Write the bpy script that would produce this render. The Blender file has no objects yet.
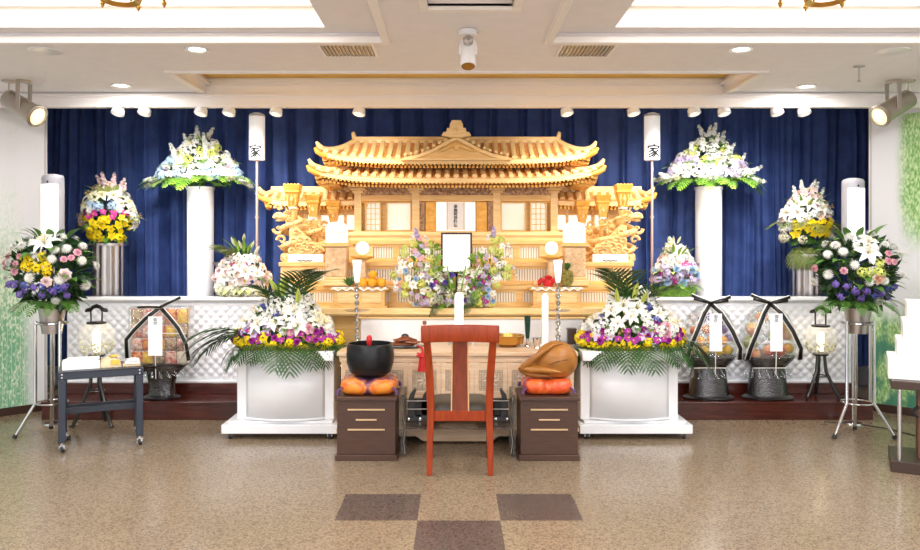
import bpy, math, random
from mathutils import Vector, Matrix, Euler, Quaternion
V = Vector
R = math.radians
PI = math.pi
random.seed(7)
F, CX, HY, H = 780.0, 455.0, 245.0, 1.49      # focal length in pixels, vanishing point, eye height
SC = bpy.context.scene
COL = SC.collection

def X(px, d): return (px - CX) * d / F
def Z(py, d): return H - (py - HY) * d / F

# ---------------------------------------------------------------- materials
def lin(c):
    out = []
    for v in c[:3]:
        v = v / 255.0
        out.append(v / 12.92 if v <= 0.04045 else ((v + 0.055) / 1.055) ** 2.4)
    return (out[0], out[1], out[2], 1.0)

MATS = {}
def pm(name, c, rough=0.5, metal=0.0, var=0.08, scale=9.0, bump=0.0, bscale=60.0, emit=0.0, stretch=(1, 1, 1),
       c2=None, coat=0.0, alpha=1.0, trans=0.0, spec=0.5, sss=0.0, detail=3.0, ramp=(0.35, 0.65)):
    if name in MATS: return MATS[name]
    m = bpy.data.materials.new(name)
    m.use_nodes = True
    nt = m.node_tree; n = nt.nodes; l = nt.links
    b = n['Principled BSDF']
    a = lin(c)
    if c2 is None:
        k = 1.0 - var
        q = (a[0] * k, a[1] * k, a[2] * k, 1)
    else:
        q = lin(c2)
    tc = n.new('ShaderNodeTexCoord'); mp = n.new('ShaderNodeMapping')
    mp.inputs['Scale'].default_value = stretch
    l.new(tc.outputs['Object'], mp.inputs['Vector'])
    nz = n.new('ShaderNodeTexNoise'); nz.inputs['Scale'].default_value = scale; nz.inputs['Detail'].default_value = detail
    l.new(mp.outputs['Vector'], nz.inputs['Vector'])
    cr = n.new('ShaderNodeValToRGB')
    cr.color_ramp.elements[0].position = ramp[0]; cr.color_ramp.elements[0].color = q
    cr.color_ramp.elements[1].position = ramp[1]; cr.color_ramp.elements[1].color = a
    l.new(nz.outputs['Fac'], cr.inputs['Fac'])
    l.new(cr.outputs['Color'], b.inputs['Base Color'])
    b.inputs['Roughness'].default_value = rough
    b.inputs['Metallic'].default_value = metal
    b.inputs['Specular IOR Level'].default_value = spec
    b.inputs['Alpha'].default_value = alpha
    b.inputs['Coat Weight'].default_value = coat
    b.inputs['Coat Roughness'].default_value = 0.12
    if trans: b.inputs['Transmission Weight'].default_value = trans
    if emit:
        l.new(cr.outputs['Color'], b.inputs['Emission Color'])
        b.inputs['Emission Strength'].default_value = emit
    if bump:
        nb = n.new('ShaderNodeTexNoise'); nb.inputs['Scale'].default_value = bscale; nb.inputs['Detail'].default_value = 2
        l.new(mp.outputs['Vector'], nb.inputs['Vector'])
        bp = n.new('ShaderNodeBump'); bp.inputs['Strength'].default_value = bump; bp.inputs['Distance'].default_value = 0.01
        l.new(nb.outputs['Fac'], bp.inputs['Height']); l.new(bp.outputs['Normal'], b.inputs['Normal'])
    MATS[name] = m
    return m

WOODG = pm('altar_wood', (242, 202, 132), .4, c2=(232, 182, 106), scale=6, stretch=(1.2, 8, 8), bump=.05)
WOODG2 = pm('altar_wood_pale', (248, 216, 158), .42, c2=(240, 200, 134), scale=6, stretch=(1.2, 8, 8))
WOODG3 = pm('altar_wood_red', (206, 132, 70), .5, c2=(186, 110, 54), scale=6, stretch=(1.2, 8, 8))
GOLDW = pm('altar_gold_wood', (246, 194, 92), .38, c2=(230, 164, 62), scale=14, metal=.15)
CARVE = pm('altar_carving', (246, 210, 146), .5, c2=(228, 178, 106), scale=30, bump=.6, bscale=45)
FRIEZE = pm('altar_frieze', (214, 178, 140), .55, c2=(150, 112, 84), scale=42, bump=.8, bscale=60)
STONE = pm('carved_pink_stone', (242, 212, 170), .6, c2=(230, 188, 142), scale=26, bump=.5, bscale=40)
SLATW = pm('slat_white', (250, 242, 224), .5, var=.05)
LTWOOD = pm('offering_table_wood', (232, 204, 172), .42, c2=(220, 184, 148), scale=5, stretch=(1, 9, 9), bump=.05)
LATT = pm('lattice_carving', (232, 214, 190), .6, c2=(206, 184, 158), scale=60, bump=.7, bscale=80)
PAPER = pm('paper_white', (250, 250, 248), .6, var=.03)
TUBEP = pm('tube_paper', (240, 240, 242), .7, var=.02, emit=.3)
GLOWP = pm('glow_white', (255, 253, 248), .6, var=.02, emit=.55)  # glow also put into tablet, portrait, backcloth and wing windows, which hold no lamp
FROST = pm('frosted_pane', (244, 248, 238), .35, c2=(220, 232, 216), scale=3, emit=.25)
WHITE = pm('white_lacquer', (244, 245, 248), .28, var=.02, coat=.3)
WHITEC = pm('white_cloth', (246, 246, 248), .8, var=.04, bump=.1)
WHITEQ = pm('white_vinyl', (240, 242, 248), .42, var=.02)
WALLM = pm('wall_paint', (230, 231, 237), .8, var=.03, bump=.06, bscale=160)
CEILM = pm('ceiling_paint', (240, 237, 240), .85, var=.03, bump=.05, bscale=140)
TRIMM = pm('ceiling_moulding', (246, 242, 240), .6, var=.02)
COVEW = pm('ceiling_cove_paint', (250, 246, 238), .8, var=.02)
GOLDC = pm('gold_cove_glow', (236, 196, 96), .55, c2=(224, 178, 76), scale=4)  # warm cove light put into the base colour of the slot roof
NAVY = pm('navy_curtain', (54, 78, 140), .75, c2=(43, 65, 124), scale=7, bump=.12, bscale=240)
CHROME = pm('chrome', (216, 218, 222), .16, 1.0, var=.05)
STEEL = pm('brushed_steel', (196, 190, 188), .3, 1.0, var=.12, stretch=(30, 30, 1), scale=6)
BRASS = pm('brass', (206, 160, 84), .26, 1.0, var=.1)
GOLD = pm('gold_leaf', (226, 172, 82), .3, 1.0, var=.1)
BLACK = pm('black_lacquer', (26, 25, 26), .3, var=.2, coat=.3)
BLACKM = pm('black_metal', (34, 32, 34), .4, .3, var=.2)
BOWLB = pm('patinated_bowl', (44, 46, 48), .34, .55, c2=(34, 35, 38), scale=20)
RIBB = pm('black_ribbon', (24, 22, 26), .4, var=.2)
RIBW = pm('white_ribbon', (238, 236, 230), .5, var=.04)
DKBR = pm('dark_brown_laminate', (80, 53, 40), .4, c2=(70, 46, 35), scale=8, stretch=(1, 1, 9))
DKTB = pm('dark_table_brown', (64, 44, 36), .35, var=.15)
STEPW = pm('mahogany_step', (84, 34, 24), .2, c2=(62, 24, 18), scale=5, stretch=(1, 8, 8), coat=.4)
CHAIRW = pm('cherry_chair_wood', (158, 58, 8), .32, c2=(136, 45, 5), scale=6, stretch=(8, 8, 1), coat=.08, spec=.35)
CHAIRP = pm('chair_splat_wood', (136, 60, 34), .28, c2=(114, 48, 26), scale=6, stretch=(8, 8, 1), coat=.15)
SEATM = pm('seat_leather', (66, 62, 56), .38, var=.15, bump=.2, bscale=200)
NAVYT = pm('blue_black_table', (48, 55, 70), .35, var=.15)
GRNST = pm('green_glass', (14, 62, 52), .25, var=.2)
REDM = pm('red_silk', (206, 30, 34), .5, var=.15)
BROWNL = pm('brown_lacquer', (150, 78, 36), .3, c2=(110, 48, 22), scale=20, coat=.4)
FISHW = pm('camphor_wood', (176, 116, 48), .42, c2=(152, 96, 36), scale=5, stretch=(1, 3, 5))
TANCL = pm('tan_paper', (228, 208, 172), .7, var=.1)
YELLO = pm('yellow_paper', (240, 206, 90), .6, var=.2)
ORANGE = pm('orange_peel', (252, 186, 44), .45, c2=(246, 164, 30), scale=12, bump=.15, bscale=90)
APPLE = pm('red_apple_skin', (214, 90, 70), .3, c2=(236, 176, 110), scale=6)
PEACH = pm('peach_skin', (240, 168, 140), .6, c2=(236, 210, 130), scale=7)
LEMON = pm('yellow_fruit_skin', (250, 208, 40), .4, c2=(244, 190, 30), scale=9)
MELON = pm('green_melon_rind', (196, 206, 150), .5, c2=(166, 182, 110), scale=16)
GRAPE = pm('purple_grape_skin', (150, 120, 190), .35, var=.3)
PINE = pm('pineapple_rind', (160, 146, 62), .6, c2=(96, 92, 36), scale=40, bump=.9, bscale=50)
PINEL = pm('pineapple_leaf', (70, 120, 50), .5, var=.3)
MOSS = pm('green_moss', (112, 150, 50), .8, c2=(80, 120, 34), scale=40, bump=.8, bscale=60)
AMBERL = pm('lamp_face', (255, 232, 180), .4, var=.02, emit=1.1)
LAMPW = pm('downlight_face', (255, 244, 226), .4, var=.02, emit=14)
RUBBER = pm('rubber_wheel', (46, 46, 50), .6, var=.2)
GREYP = pm('grey_metal_box', (200, 196, 192), .45, .2, var=.05)
FIXT = pm('fixture_champagne', (186, 178, 168), .3, .85, var=.08)
INK = pm('black_ink', (28, 26, 28), .7, var=.1)
BEIGEB = pm('beige_leaflet', (236, 220, 196), .6, var=.05)
CABLE = pm('cable', (60, 52, 46), .6, var=.1)
REDW = pm('snack_red', (214, 70, 50), .35, c2=(240, 190, 60), scale=26)
SNACKS = [pm('snack_print_orange', (240, 168, 50), .3, c2=(206, 70, 44), scale=30),
          pm('snack_print_red', (206, 52, 48), .3, c2=(244, 214, 190), scale=32),
          pm('snack_print_yellow', (246, 212, 60), .3, c2=(230, 150, 40), scale=28),
          pm('snack_print_white', (240, 232, 220), .3, c2=(220, 130, 110), scale=36),
          pm('snack_print_brown', (120, 86, 60), .3, c2=(210, 180, 140), scale=34)]

def clear_mat(name, tint=(255, 255, 255), gloss=.12, rough=.08, tr=(245, 248, 250)):
    m = bpy.data.materials.new(name); m.use_nodes = True
    nt = m.node_tree; n = nt.nodes; l = nt.links
    n.remove(n['Principled BSDF'])
    t = n.new('ShaderNodeBsdfTransparent'); t.inputs['Color'].default_value = lin(tr)
    g = n.new('ShaderNodeBsdfGlossy'); g.inputs['Color'].default_value = lin(tint); g.inputs['Roughness'].default_value = rough
    mx = n.new('ShaderNodeMixShader')
    lw = n.new('ShaderNodeLayerWeight'); lw.inputs['Blend'].default_value = .35
    nz = n.new('ShaderNodeTexNoise'); nz.inputs['Scale'].default_value = 24
    ma = n.new('ShaderNodeMath'); ma.operation = 'MULTIPLY_ADD'; ma.inputs[1].default_value = .5; ma.inputs[2].default_value = gloss
    l.new(lw.outputs['Facing'], ma.inputs[0])
    bp = n.new('ShaderNodeBump'); bp.inputs['Strength'].default_value = .35; bp.inputs['Distance'].default_value = .02
    l.new(nz.outputs['Fac'], bp.inputs['Height']); l.new(bp.outputs['Normal'], g.inputs['Normal'])
    l.new(ma.outputs[0], mx.inputs['Fac']); l.new(t.outputs[0], mx.inputs[1]); l.new(g.outputs[0], mx.inputs[2])
    l.new(mx.outputs[0], n['Material Output'].inputs['Surface'])
    return m
FILM = clear_mat('clear_film')
SMOKEF = clear_mat('smoked_film', (200, 200, 205), .22, .08, (92, 88, 88))
ACRYL = clear_mat('clear_acrylic', (255, 255, 255), .12, .05, (225, 228, 228))
SMOKE = clear_mat('smoked_acrylic', (220, 214, 206), .18, .1, (190, 182, 174))
GLASSB = pm('frosted_bowl_glass', (252, 250, 240), .3, var=.03, alpha=.22, emit=.05)

# ---------------------------------------------------------------- mesh builder
class MB:
    def __init__(s): s.v = []; s.f = []; s.mi = []; s.cur = 0
    def mat(s, i): s.cur = i; return s
    def add(s, vs, fs, M=None):
        b = len(s.v)
        for p in vs:
            p = V(p)
            s.v.append(M @ p if M is not None else p)
        for f in fs:
            s.f.append([b + i for i in f]); s.mi.append(s.cur)
        return s
    def xform(s, start, M):
        for i in range(start, len(s.v)): s.v[i] = M @ s.v[i]
    def box(s, x0, x1, y0, y1, z0, z1, M=None):
        vs = [(x0, y0, z0), (x1, y0, z0), (x1, y1, z0), (x0, y1, z0), (x0, y0, z1), (x1, y0, z1), (x1, y1, z1), (x0, y1, z1)]
        return s.add(vs, [(0, 3, 2, 1), (4, 5, 6, 7), (0, 1, 5, 4), (1, 2, 6, 5), (2, 3, 7, 6), (3, 0, 4, 7)], M)
    def bx(s, c, sz, M=None):
        return s.box(c[0] - sz[0] / 2, c[0] + sz[0] / 2, c[1] - sz[1] / 2, c[1] + sz[1] / 2, c[2] - sz[2] / 2, c[2] + sz[2] / 2, M)
    def taper(s, b, t, z0, z1, M=None):
        (bx, by), (tx, ty) = b, t
        vs = [(-bx, -by, z0), (bx, -by, z0), (bx, by, z0), (-bx, by, z0), (-tx, -ty, z1), (tx, -ty, z1), (tx, ty, z1), (-tx, ty, z1)]
        return s.add(vs, [(0, 3, 2, 1), (4, 5, 6, 7), (0, 1, 5, 4), (1, 2, 6, 5), (2, 3, 7, 6), (3, 0, 4, 7)], M)
    def lathe(s, prof, seg=20, M=None, sx=1, sy=1, rib=0, ribn=0, cap=True):
        vs = []; fs = []; k = len(prof)
        for r, z in prof:
            for i in range(seg):
                a = 2 * PI * i / seg
                q = r * (1 + rib * math.cos(ribn * a))
                vs.append((q * math.cos(a) * sx, q * math.sin(a) * sy, z))
        for j in range(k - 1):
            for i in range(seg):
                i2 = (i + 1) % seg
                fs.append((j * seg + i, j * seg + i2, (j + 1) * seg + i2, (j + 1) * seg + i))
        ring = prof[0] == prof[-1]
        if prof[0][0] > 1e-5 and cap and not ring: fs.append(tuple(range(seg - 1, -1, -1)))
        if prof[-1][0] > 1e-5 and cap and not ring: fs.append(tuple((k - 1) * seg + i for i in range(seg)))
        return s.add(vs, fs, M)
    def ball(s, c, r, seg=14, ring=8, sc=(1, 1, 1)):
        pr = [(max(1e-6, math.sin(PI * i / ring)) * r, -math.cos(PI * i / ring) * r * sc[2]) for i in range(ring + 1)]
        return s.lathe(pr, seg, Matrix.Translation(c), sc[0], sc[1])
    def tube(s, pts, r, seg=8, cap=True, flat=1.0):
        pts = [V(p) for p in pts]; n = len(pts)
        rs = r if isinstance(r, (list, tuple)) else [r] * n
        vs = []; fs = []; up = None
        for i, p in enumerate(pts):
            t = (pts[min(i + 1, n - 1)] - pts[max(i - 1, 0)])
            if t.length < 1e-9: t = V((0, 0, 1))
            t.normalize()
            if up is None:
                up = V((0, 0, 1)) if abs(t.z) < .9 else V((1, 0, 0))
            a = t.cross(up)
            if a.length < 1e-6: a = t.cross(V((1, .1, 0)))
            a.normalize(); up = a.cross(t).normalized()
            for j in range(seg):
                w = 2 * PI * j / seg
                vs.append(p + a * (math.cos(w) * rs[i]) + up * (math.sin(w) * rs[i] * flat))
        for i in range(n - 1):
            for j in range(seg):
                j2 = (j + 1) % seg
                fs.append((i * seg + j, i * seg + j2, (i + 1) * seg + j2, (i + 1) * seg + j))
        if cap:
            fs.append(tuple(range(seg - 1, -1, -1))); fs.append(tuple((n - 1) * seg + j for j in range(seg)))
        return s.add(vs, fs)
    def prism(s, poly, y0, y1, M=None):                 # polygon in x,z extruded along y
        n = len(poly)
        vs = [(x, y0, z) for x, z in poly] + [(x, y1, z) for x, z in poly]
        fs = [tuple(range(n)), tuple(range(2 * n - 1, n - 1, -1))]
        for i in range(n):
            j = (i + 1) % n
            fs.append((i, n + i, n + j, j))
        return s.add(vs, fs, M)
    def grid(s, fn, nu, nv, cu=False, M=None):
        vs = []; fs = []
        for i in range(nu + (0 if cu else 1)):
            for j in range(nv + 1): vs.append(fn(i / nu, j / nv))
        w = nv + 1
        for i in range(nu):
            i2 = (i + 1) % nu if cu else i + 1
            for j in range(nv): fs.append((i * w + j, i2 * w + j, i2 * w + j + 1, i * w + j + 1))
        return s.add(vs, fs, M)
    def petal(s, L, W, az, lift, curl, n=4, r0=0.0, z0=0.0, cup=.25, pw=.85, M=None):
        vs = []; fs = []
        r, z = r0, z0; ca, sa = math.cos(az), math.sin(az)
        for i in range(n + 1):
            t = i / n
            a = lift - curl * t
            if i:
                r += math.cos(a) * L / n; z += math.sin(a) * L / n
            w = W * max(.06, math.sin(PI * min(1, (t * .93 + .07)) ** pw))
            for k in (-1, 0, 1):
                x, y = r, k * w
                vs.append((x * ca - y * sa, x * sa + y * ca, z + (cup * w if k else 0)))
        for i in range(n):
            for k in (0, 1): fs.append((i * 3 + k, i * 3 + 3 + k, i * 3 + 4 + k, i * 3 + 1 + k))
        return s.add(vs, fs, M)
    def mesh(s, name, mats, sharp=38):
        me = bpy.data.meshes.new(name)
        me.from_pydata([tuple(p) for p in s.v], [], s.f)
        for m in (mats if isinstance(mats, (list, tuple)) else [mats]): me.materials.append(m)
        me.polygons.foreach_set('material_index', s.mi)
        me.polygons.foreach_set('use_smooth', [True] * len(s.f))
        me.update()
        me.set_sharp_from_angle(angle=R(sharp))
        return me
    def build(s, name, mats, parent=None, loc=(0, 0, 0), bev=0.0, solid=0.0, sharp=38):
        o = bpy.data.objects.new(name, s.mesh(name, mats, sharp))
        COL.objects.link(o); o.location = loc
        if parent is not None: o.parent = parent
        if solid:
            q = o.modifiers.new('thickness', 'SOLIDIFY'); q.thickness = solid; q.offset = 0
        if bev:
            q = o.modifiers.new('edge', 'BEVEL'); q.width = bev; q.segments = 2; q.limit_method = 'ANGLE'; q.angle_limit = R(40)
        return o

def thing(name, label, cat, loc, group=None, rz=0):
    o = bpy.data.objects.new(name, None); COL.objects.link(o)
    o.empty_display_size = .05; o.location = loc; o.rotation_euler = (0, 0, rz)
    return tag(o, label, cat, group)
def tag(o, label, cat, group=None):
    o['label'] = label; o['category'] = cat
    if group: o['group'] = group
    return o
def struct(m, name, mats, **k):
    o = m.build(name, mats, **k); o['kind'] = 'structure'; return o
def text(name, body, size, mat, parent, loc, depth=.0015, bold=0.0):
    cu = bpy.data.curves.new(name, 'FONT'); cu.body = body; cu.size = size; cu.extrude = depth; cu.align_x = 'CENTER'; cu.align_y = 'CENTER'
    cu.space_line = .95; cu.offset = bold
    t = bpy.data.objects.new(name, cu); COL.objects.link(t)
    dg = bpy.context.evaluated_depsgraph_get()
    me = bpy.data.meshes.new_from_object(t.evaluated_get(dg))
    bpy.data.objects.remove(t); bpy.data.curves.remove(cu)
    o = bpy.data.objects.new(name, me); me.materials.clear(); me.materials.append(mat)
    COL.objects.link(o); o.location = loc; o.rotation_euler = (R(90), 0, 0); o.parent = parent
    return o
def lamp(name, kind, loc, power, color=(1, .93, .84), size=.1, rot=None, aim=None, spot=None, blend=.6, sy=None):
    L = bpy.data.lights.new(name, kind); L.energy = power; L.color = color
    if kind == 'AREA':
        L.shape = 'RECTANGLE' if sy else 'SQUARE'; L.size = size
        if sy: L.size_y = sy
    else: L.shadow_soft_size = size
    if kind == 'SPOT': L.spot_size = R(spot or 70); L.spot_blend = blend
    o = bpy.data.objects.new(name, L); COL.objects.link(o); o.location = loc
    if aim is not None: o.rotation_euler = (V(aim) - V(loc)).to_track_quat('-Z', 'Y').to_euler()
    elif rot: o.rotation_euler = rot
    return o
def smooth(t): t = max(0, min(1, t)); return t * t * (3 - 2 * t)
def interp(tab, t):
    for (a, x), (b, y) in zip(tab, tab[1:]):
        if t <= b: return x + (y - x) * (t - a) / max(1e-9, b - a)
    return tab[-1][1]
# ================================================================ the setting
CZ = 2.78                                        # ceiling height
TL = .449                                        # floor inlay size
def floor_material():
    m = bpy.data.materials.new('terrazzo_floor'); m.use_nodes = True
    return m
def terrazzo(name, a, b_, dark, rough):
    m = bpy.data.materials.new(name); m.use_nodes = True
    nt = m.node_tree; n = nt.nodes; l = nt.links; bs = n['Principled BSDF']
    tc = n.new('ShaderNodeTexCoord')
    v = n.new('ShaderNodeTexVoronoi'); v.inputs['Scale'].default_value = 120
    l.new(tc.outputs['Object'], v.inputs['Vector'])
    cr = n.new('ShaderNodeValToRGB'); e = cr.color_ramp.elements
    e[0].position = 0; e[0].color = lin(dark); e[1].position = 1; e[1].color = lin(a)
    q = e.new(.3); q.color = lin(b_); q = e.new(.6); q.color = lin(a)
    sp = n.new('ShaderNodeSeparateColor'); l.new(v.outputs['Color'], sp.inputs['Color']); l.new(sp.outputs['Red'], cr.inputs['Fac'])
    nz = n.new('ShaderNodeTexNoise'); nz.inputs['Scale'].default_value = 1.3; nz.inputs['Detail'].default_value = 4
    l.new(tc.outputs['Object'], nz.inputs['Vector'])
    mr = n.new('ShaderNodeMapRange'); mr.inputs[1].default_value = .3; mr.inputs[2].default_value = .7
    mr.inputs[3].default_value = rough - .05; mr.inputs[4].default_value = rough + .09
    l.new(nz.outputs['Fac'], mr.inputs[0]); l.new(mr.outputs[0], bs.inputs['Roughness'])
    l.new(cr.outputs['Color'], bs.inputs['Base Color'])
    return m
FLOORM = terrazzo('terrazzo_tan', (152, 134, 111), (130, 113, 92), (104, 90, 73), .2)
FLOORD = terrazzo('terrazzo_brown', (98, 84, 78), (84, 71, 66), (64, 54, 50), .24)
m = MB()
xs = [-5.6, -.652, -.203, .246, .695, 5.6]
ys = [-3.5, 4.667 - 3 * TL, 4.667 - 2 * TL, 4.667 - TL, 4.667, 8.6]
for i in range(5):
    for j in range(5):
        m.cur = 1 if (i, j) in ((1, 3), (3, 3), (2, 2), (1, 1), (3, 1)) else 0
        m.box(xs[i], xs[i + 1], ys[j], ys[j + 1], -.06, 0)
struct(m, 'floor', [FLOORM, FLOORD])

# angled side walls that end where the stage alcove begins
def wall(side, sx, x0):
    pts = [(x0, 7.06), (x0 + 1.4 * sx, 5.66), (x0 + 1.4 * sx, -3.5), (x0 + 1.55 * sx, -3.5), (x0 + 1.55 * sx, 5.72),
           (x0 + .2 * sx, 7.1), (x0 + 1.0 * sx, 7.1), (x0 + 1.0 * sx, 8.3), (x0 + .9 * sx, 8.3), (x0 + .9 * sx, 7.16), (x0 + .13 * sx, 7.16)]
    m = MB(); n = len(pts); zt = 3.3
    vs = [(x, y, 0) for x, y in pts] + [(x, y, zt) for x, y in pts]
    fs = []
    for i in range(n):
        j = (i + 1) % n
        fs.append((i, j, n + j, n + i))
    m.add(vs, fs)
    struct(m, 'wall_' + side, WALLM)
wall('left', -1, -3.69); wall('right', 1, 3.745)
m = MB(); m.box(-5.3, 5.3, 8.3, 8.42, 0, 3.3); struct(m, 'wall_back', WALLM)

# bamboo murals printed on the angled walls
def mural_mat(name, kind):
    m = bpy.data.materials.new(name); m.use_nodes = True
    nt = m.node_tree; n = nt.nodes; l = nt.links; bs = n['Principled BSDF']; bs.inputs['Roughness'].default_value = .6
    tc = n.new('ShaderNodeTexCoord'); sx = n.new('ShaderNodeSeparateXYZ'); l.new(tc.outputs['Object'], sx.inputs[0])
    def noise(scale, det, st=(1, 1, 1)):
        mp = n.new('ShaderNodeMapping'); mp.inputs['Scale'].default_value = st; l.new(tc.outputs['Object'], mp.inputs[0])
        z = n.new('ShaderNodeTexNoise'); z.inputs['Scale'].default_value = scale; z.inputs['Detail'].default_value = det
        l.new(mp.outputs[0], z.inputs['Vector']); return z.outputs['Fac']
    def math_(op, a, b, c=None, clamp=False):
        q = n.new('ShaderNodeMath'); q.operation = op; q.use_clamp = clamp
        for i, v in enumerate((a, b, c)):
            if v is None: continue
            if isinstance(v, (int, float)): q.inputs[i].default_value = v
            else: l.new(v, q.inputs[i])
        return q.outputs[0]
    def rng(v, a, b, c=0., d=1.):
        q = n.new('ShaderNodeMapRange'); q.interpolation_type = 'SMOOTHSTEP'; l.new(v, q.inputs[0])
        for i, k in enumerate((a, b, c, d)): q.inputs[i + 1].default_value = k
        return q.outputs[0]
    def mix(f, a, b):
        q = n.new('ShaderNodeMix'); q.data_type = 'RGBA'; l.new(f, q.inputs[0]) if not isinstance(f, float) else None
        for s, v in ((6, a), (7, b)):
            if isinstance(v, tuple): q.inputs[s].default_value = lin(v)
            else: l.new(v, q.inputs[s])
        return q.outputs[2]
    leaf = noise(34, 6, (2.2, 1, 1)); soft = noise(4.5, 3, (2, 1, 1))
    if kind == 'left':
        low = rng(sx.outputs['Z'], 2.2, .5)                      # greener towards the foot
        edge = rng(sx.outputs['X'], .02, .3)
        d = math_('MULTIPLY', math_('ADD', math_('MULTIPLY', low, .85), math_('MULTIPLY', soft, .5)), edge)
        dens = rng(d, .15, 1.0)
        green = mix(rng(leaf, .4, .62), (230, 241, 214), (160, 206, 152))
        green = mix(rng(math_('MULTIPLY', leaf, low), .3, .55), green, (122, 186, 146))
        stem = n.new('ShaderNodeTexWave'); stem.wave_type = 'BANDS'; stem.bands_direction = 'X'
        stem.inputs['Scale'].default_value = 9; stem.inputs['Distortion'].default_value = 1.2; stem.inputs['Detail Scale'].default_value = .4
        l.new(tc.outputs['Object'], stem.inputs['Vector'])
        st = math_('MULTIPLY', rng(stem.outputs['Fac'], .93, 1.0), rng(sx.outputs['Z'], 1.35, .7))
        base = mix(dens, (232, 233, 238), green)
        col = mix(math_('MULTIPLY', st, .75), base, (214, 238, 206))
    else:
        top = rng(sx.outputs['Z'], 1.3, 1.9); low = rng(sx.outputs['Z'], 1.2, .6)
        d = math_('ADD', math_('ADD', math_('MULTIPLY', top, .55), math_('MULTIPLY', low, .75)), math_('MULTIPLY', soft, .5))
        edge = math_('MAXIMUM', rng(sx.outputs['X'], .12, .4), low)
        dens = rng(math_('MULTIPLY', d, edge), .15, .7)
        green = mix(rng(leaf, .3, .66), (206, 230, 178), (116, 174, 88))
        green = mix(math_('MULTIPLY', low, rng(soft, .45, .62)), green, (70, 136, 108))
        col = mix(dens, (231, 232, 238), green)
    l.new(col, bs.inputs['Base Color'])
    return m
def mural(name, label, x0, sx, mat):
    t = thing(name, label, 'wall mural', (x0, 7.06, 0), None, R(-135) if sx < 0 else R(-45))
    # local X runs from the alcove edge outwards along the wall; the room lies on local +Y or -Y
    s = 1 if sx < 0 else -1
    y0, y1 = (.003 * s, .016 * s) if s > 0 else (-.016, -.003)
    m = MB(); m.box(.03, 1.9, min(y0, y1), max(y0, y1), .07, 2.64); m.build('printed_panel', mat, t)
    m = MB(); m.box(.03, 1.9, min(.003 * s, .028 * s), max(.003 * s, .028 * s), 0.002, .07); m.build('skirting', DKTB, t)
    m = MB(); m.box(.015, .03, min(.003 * s, .022 * s), max(.003 * s, .022 * s), 0.002, 2.64); m.build('edge_strip', GREYP, t)
mural('bamboo_mural', 'pale bamboo grove mural on the angled wall behind the rolling side table', -3.69, -1, mural_mat('mural_bamboo', 'left'))
mural('bamboo_mural', 'leafy green bamboo mural on the angled wall behind the stacked white boxes', 3.745, 1, mural_mat('mural_leaves', 'right'))

# ceiling with two lit coffers, a small centre coffer and the gold-lit slot before the fascia
def slab(m, x0, x1, y0, y1, z0, z1, holes):
    gx = sorted({x0, x1, *[h[0] for h in holes], *[h[1] for h in holes]}); gy = sorted({y0, y1, *[h[2] for h in holes], *[h[3] for h in holes]})
    for i in range(len(gx) - 1):
        for j in range(len(gy) - 1):
            cx, cy = (gx[i] + gx[i + 1]) / 2, (gy[j] + gy[j + 1]) / 2
            if any(h[0] < cx < h[1] and h[2] < cy < h[3] for h in holes): continue
            m.box(gx[i], gx[i + 1], gy[j], gy[j + 1], z0, z1)
COF = [(-3.7, -.44, 1.6, 4.93), (.60, 3.86, 1.6, 4.93)]
INN = [(-3.34, -.80, 1.95, 4.80), (.985, 3.5, 1.95, 4.80)]
SLOT = (-2.10, 2.27, 5.82, 6.64); MID = (-.146, .31, 3.35, 4.21)
m = MB(); slab(m, -5.3, 5.3, -3.5, 6.61, CZ, CZ + .05, COF + [SLOT, MID]); m.box(-5.3, 5.3, 6.65, 8.42, CZ + .2, CZ + .26)
struct(m, 'ceiling', CEILM)
for k, (c, i) in enumerate(zip(COF, INN)):
    m = MB(); slab(m, c[0] - .1, c[1] + .1, c[2] - .1, c[3] + .1, CZ + .05, CZ + .09, [i])
    struct(m, 'ceiling_panel_%d' % (k + 1), CEILM)
    m = MB()                                         # moulding ring on the outer step
    for (a, b, e, f) in ((c[0] - .035, c[1] + .035, c[3] - .02, c[3] + .035), (c[0] - .035, c[0] + .02, c[2], c[3]), (c[1] - .02, c[1] + .035, c[2], c[3])):
        m.box(a, b, e, f, CZ - .018, CZ + .03)
    struct(m, 'trim_%d' % (k + 1), TRIMM, bev=.008)
    m = MB()                                         # stepped cove above the inner opening
    x0, x1, y0, y1 = i
    for e, za, zb in ((0, .09, .17), (.05, .17, .2), (.02, .2, .235), (-.06, .235, .5)):
        q = .12
        m.box(x0 - q - .2, x1 + q + .2, y1 - e, y1 + q + .2, CZ + za, CZ + zb); m.box(x0 - q - .2, x1 + q + .2, y0 - q - .2, y0 + e, CZ + za, CZ + zb)
        m.box(x0 - q - .2, x0 + e, y0, y1, CZ + za, CZ + zb); m.box(x1 - e, x1 + q + .2, y0, y1, CZ + za, CZ + zb)
    m.box(x0 - .3, x1 + .3, y0 - .3, y1 + .3, CZ + .5, CZ + .55)
    struct(m, 'ceiling_cove_%d' % (k + 1), COVEW)
m = MB()
x0, x1, y0, y1 = MID
m.box(x0 - .05, x1 + .05, y1, y1 + .05, CZ - .02, CZ + .02); m.box(x0 - .05, x0, y0, y1, CZ - .02, CZ + .02); m.box(x1, x1 + .05, y0, y1, CZ - .02, CZ + .02)
struct(m, 'trim_3', TRIMM, bev=.006)
m = MB(); m.box(x0 - .03, x1 + .03, y0 - .03, y1 + .03, CZ + .2, CZ + .24)
m.box(x0 - .03, x1 + .03, y1, y1 + .03, CZ + .05, CZ + .2); m.box(x0 - .03, x0, y0, y1, CZ + .02, CZ + .2); m.box(x1, x1 + .03, y0, y1, CZ + .02, CZ + .2)
struct(m, 'ceiling_niche', WOODG2)
m = MB()                                             # gold-lit slot: roof, ends, front lip
x0, x1, y0, y1 = SLOT
m.box(x0 - .1, x1 + .1, y0 - .1, y1 + .1, CZ + .123, CZ + .16)
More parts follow.
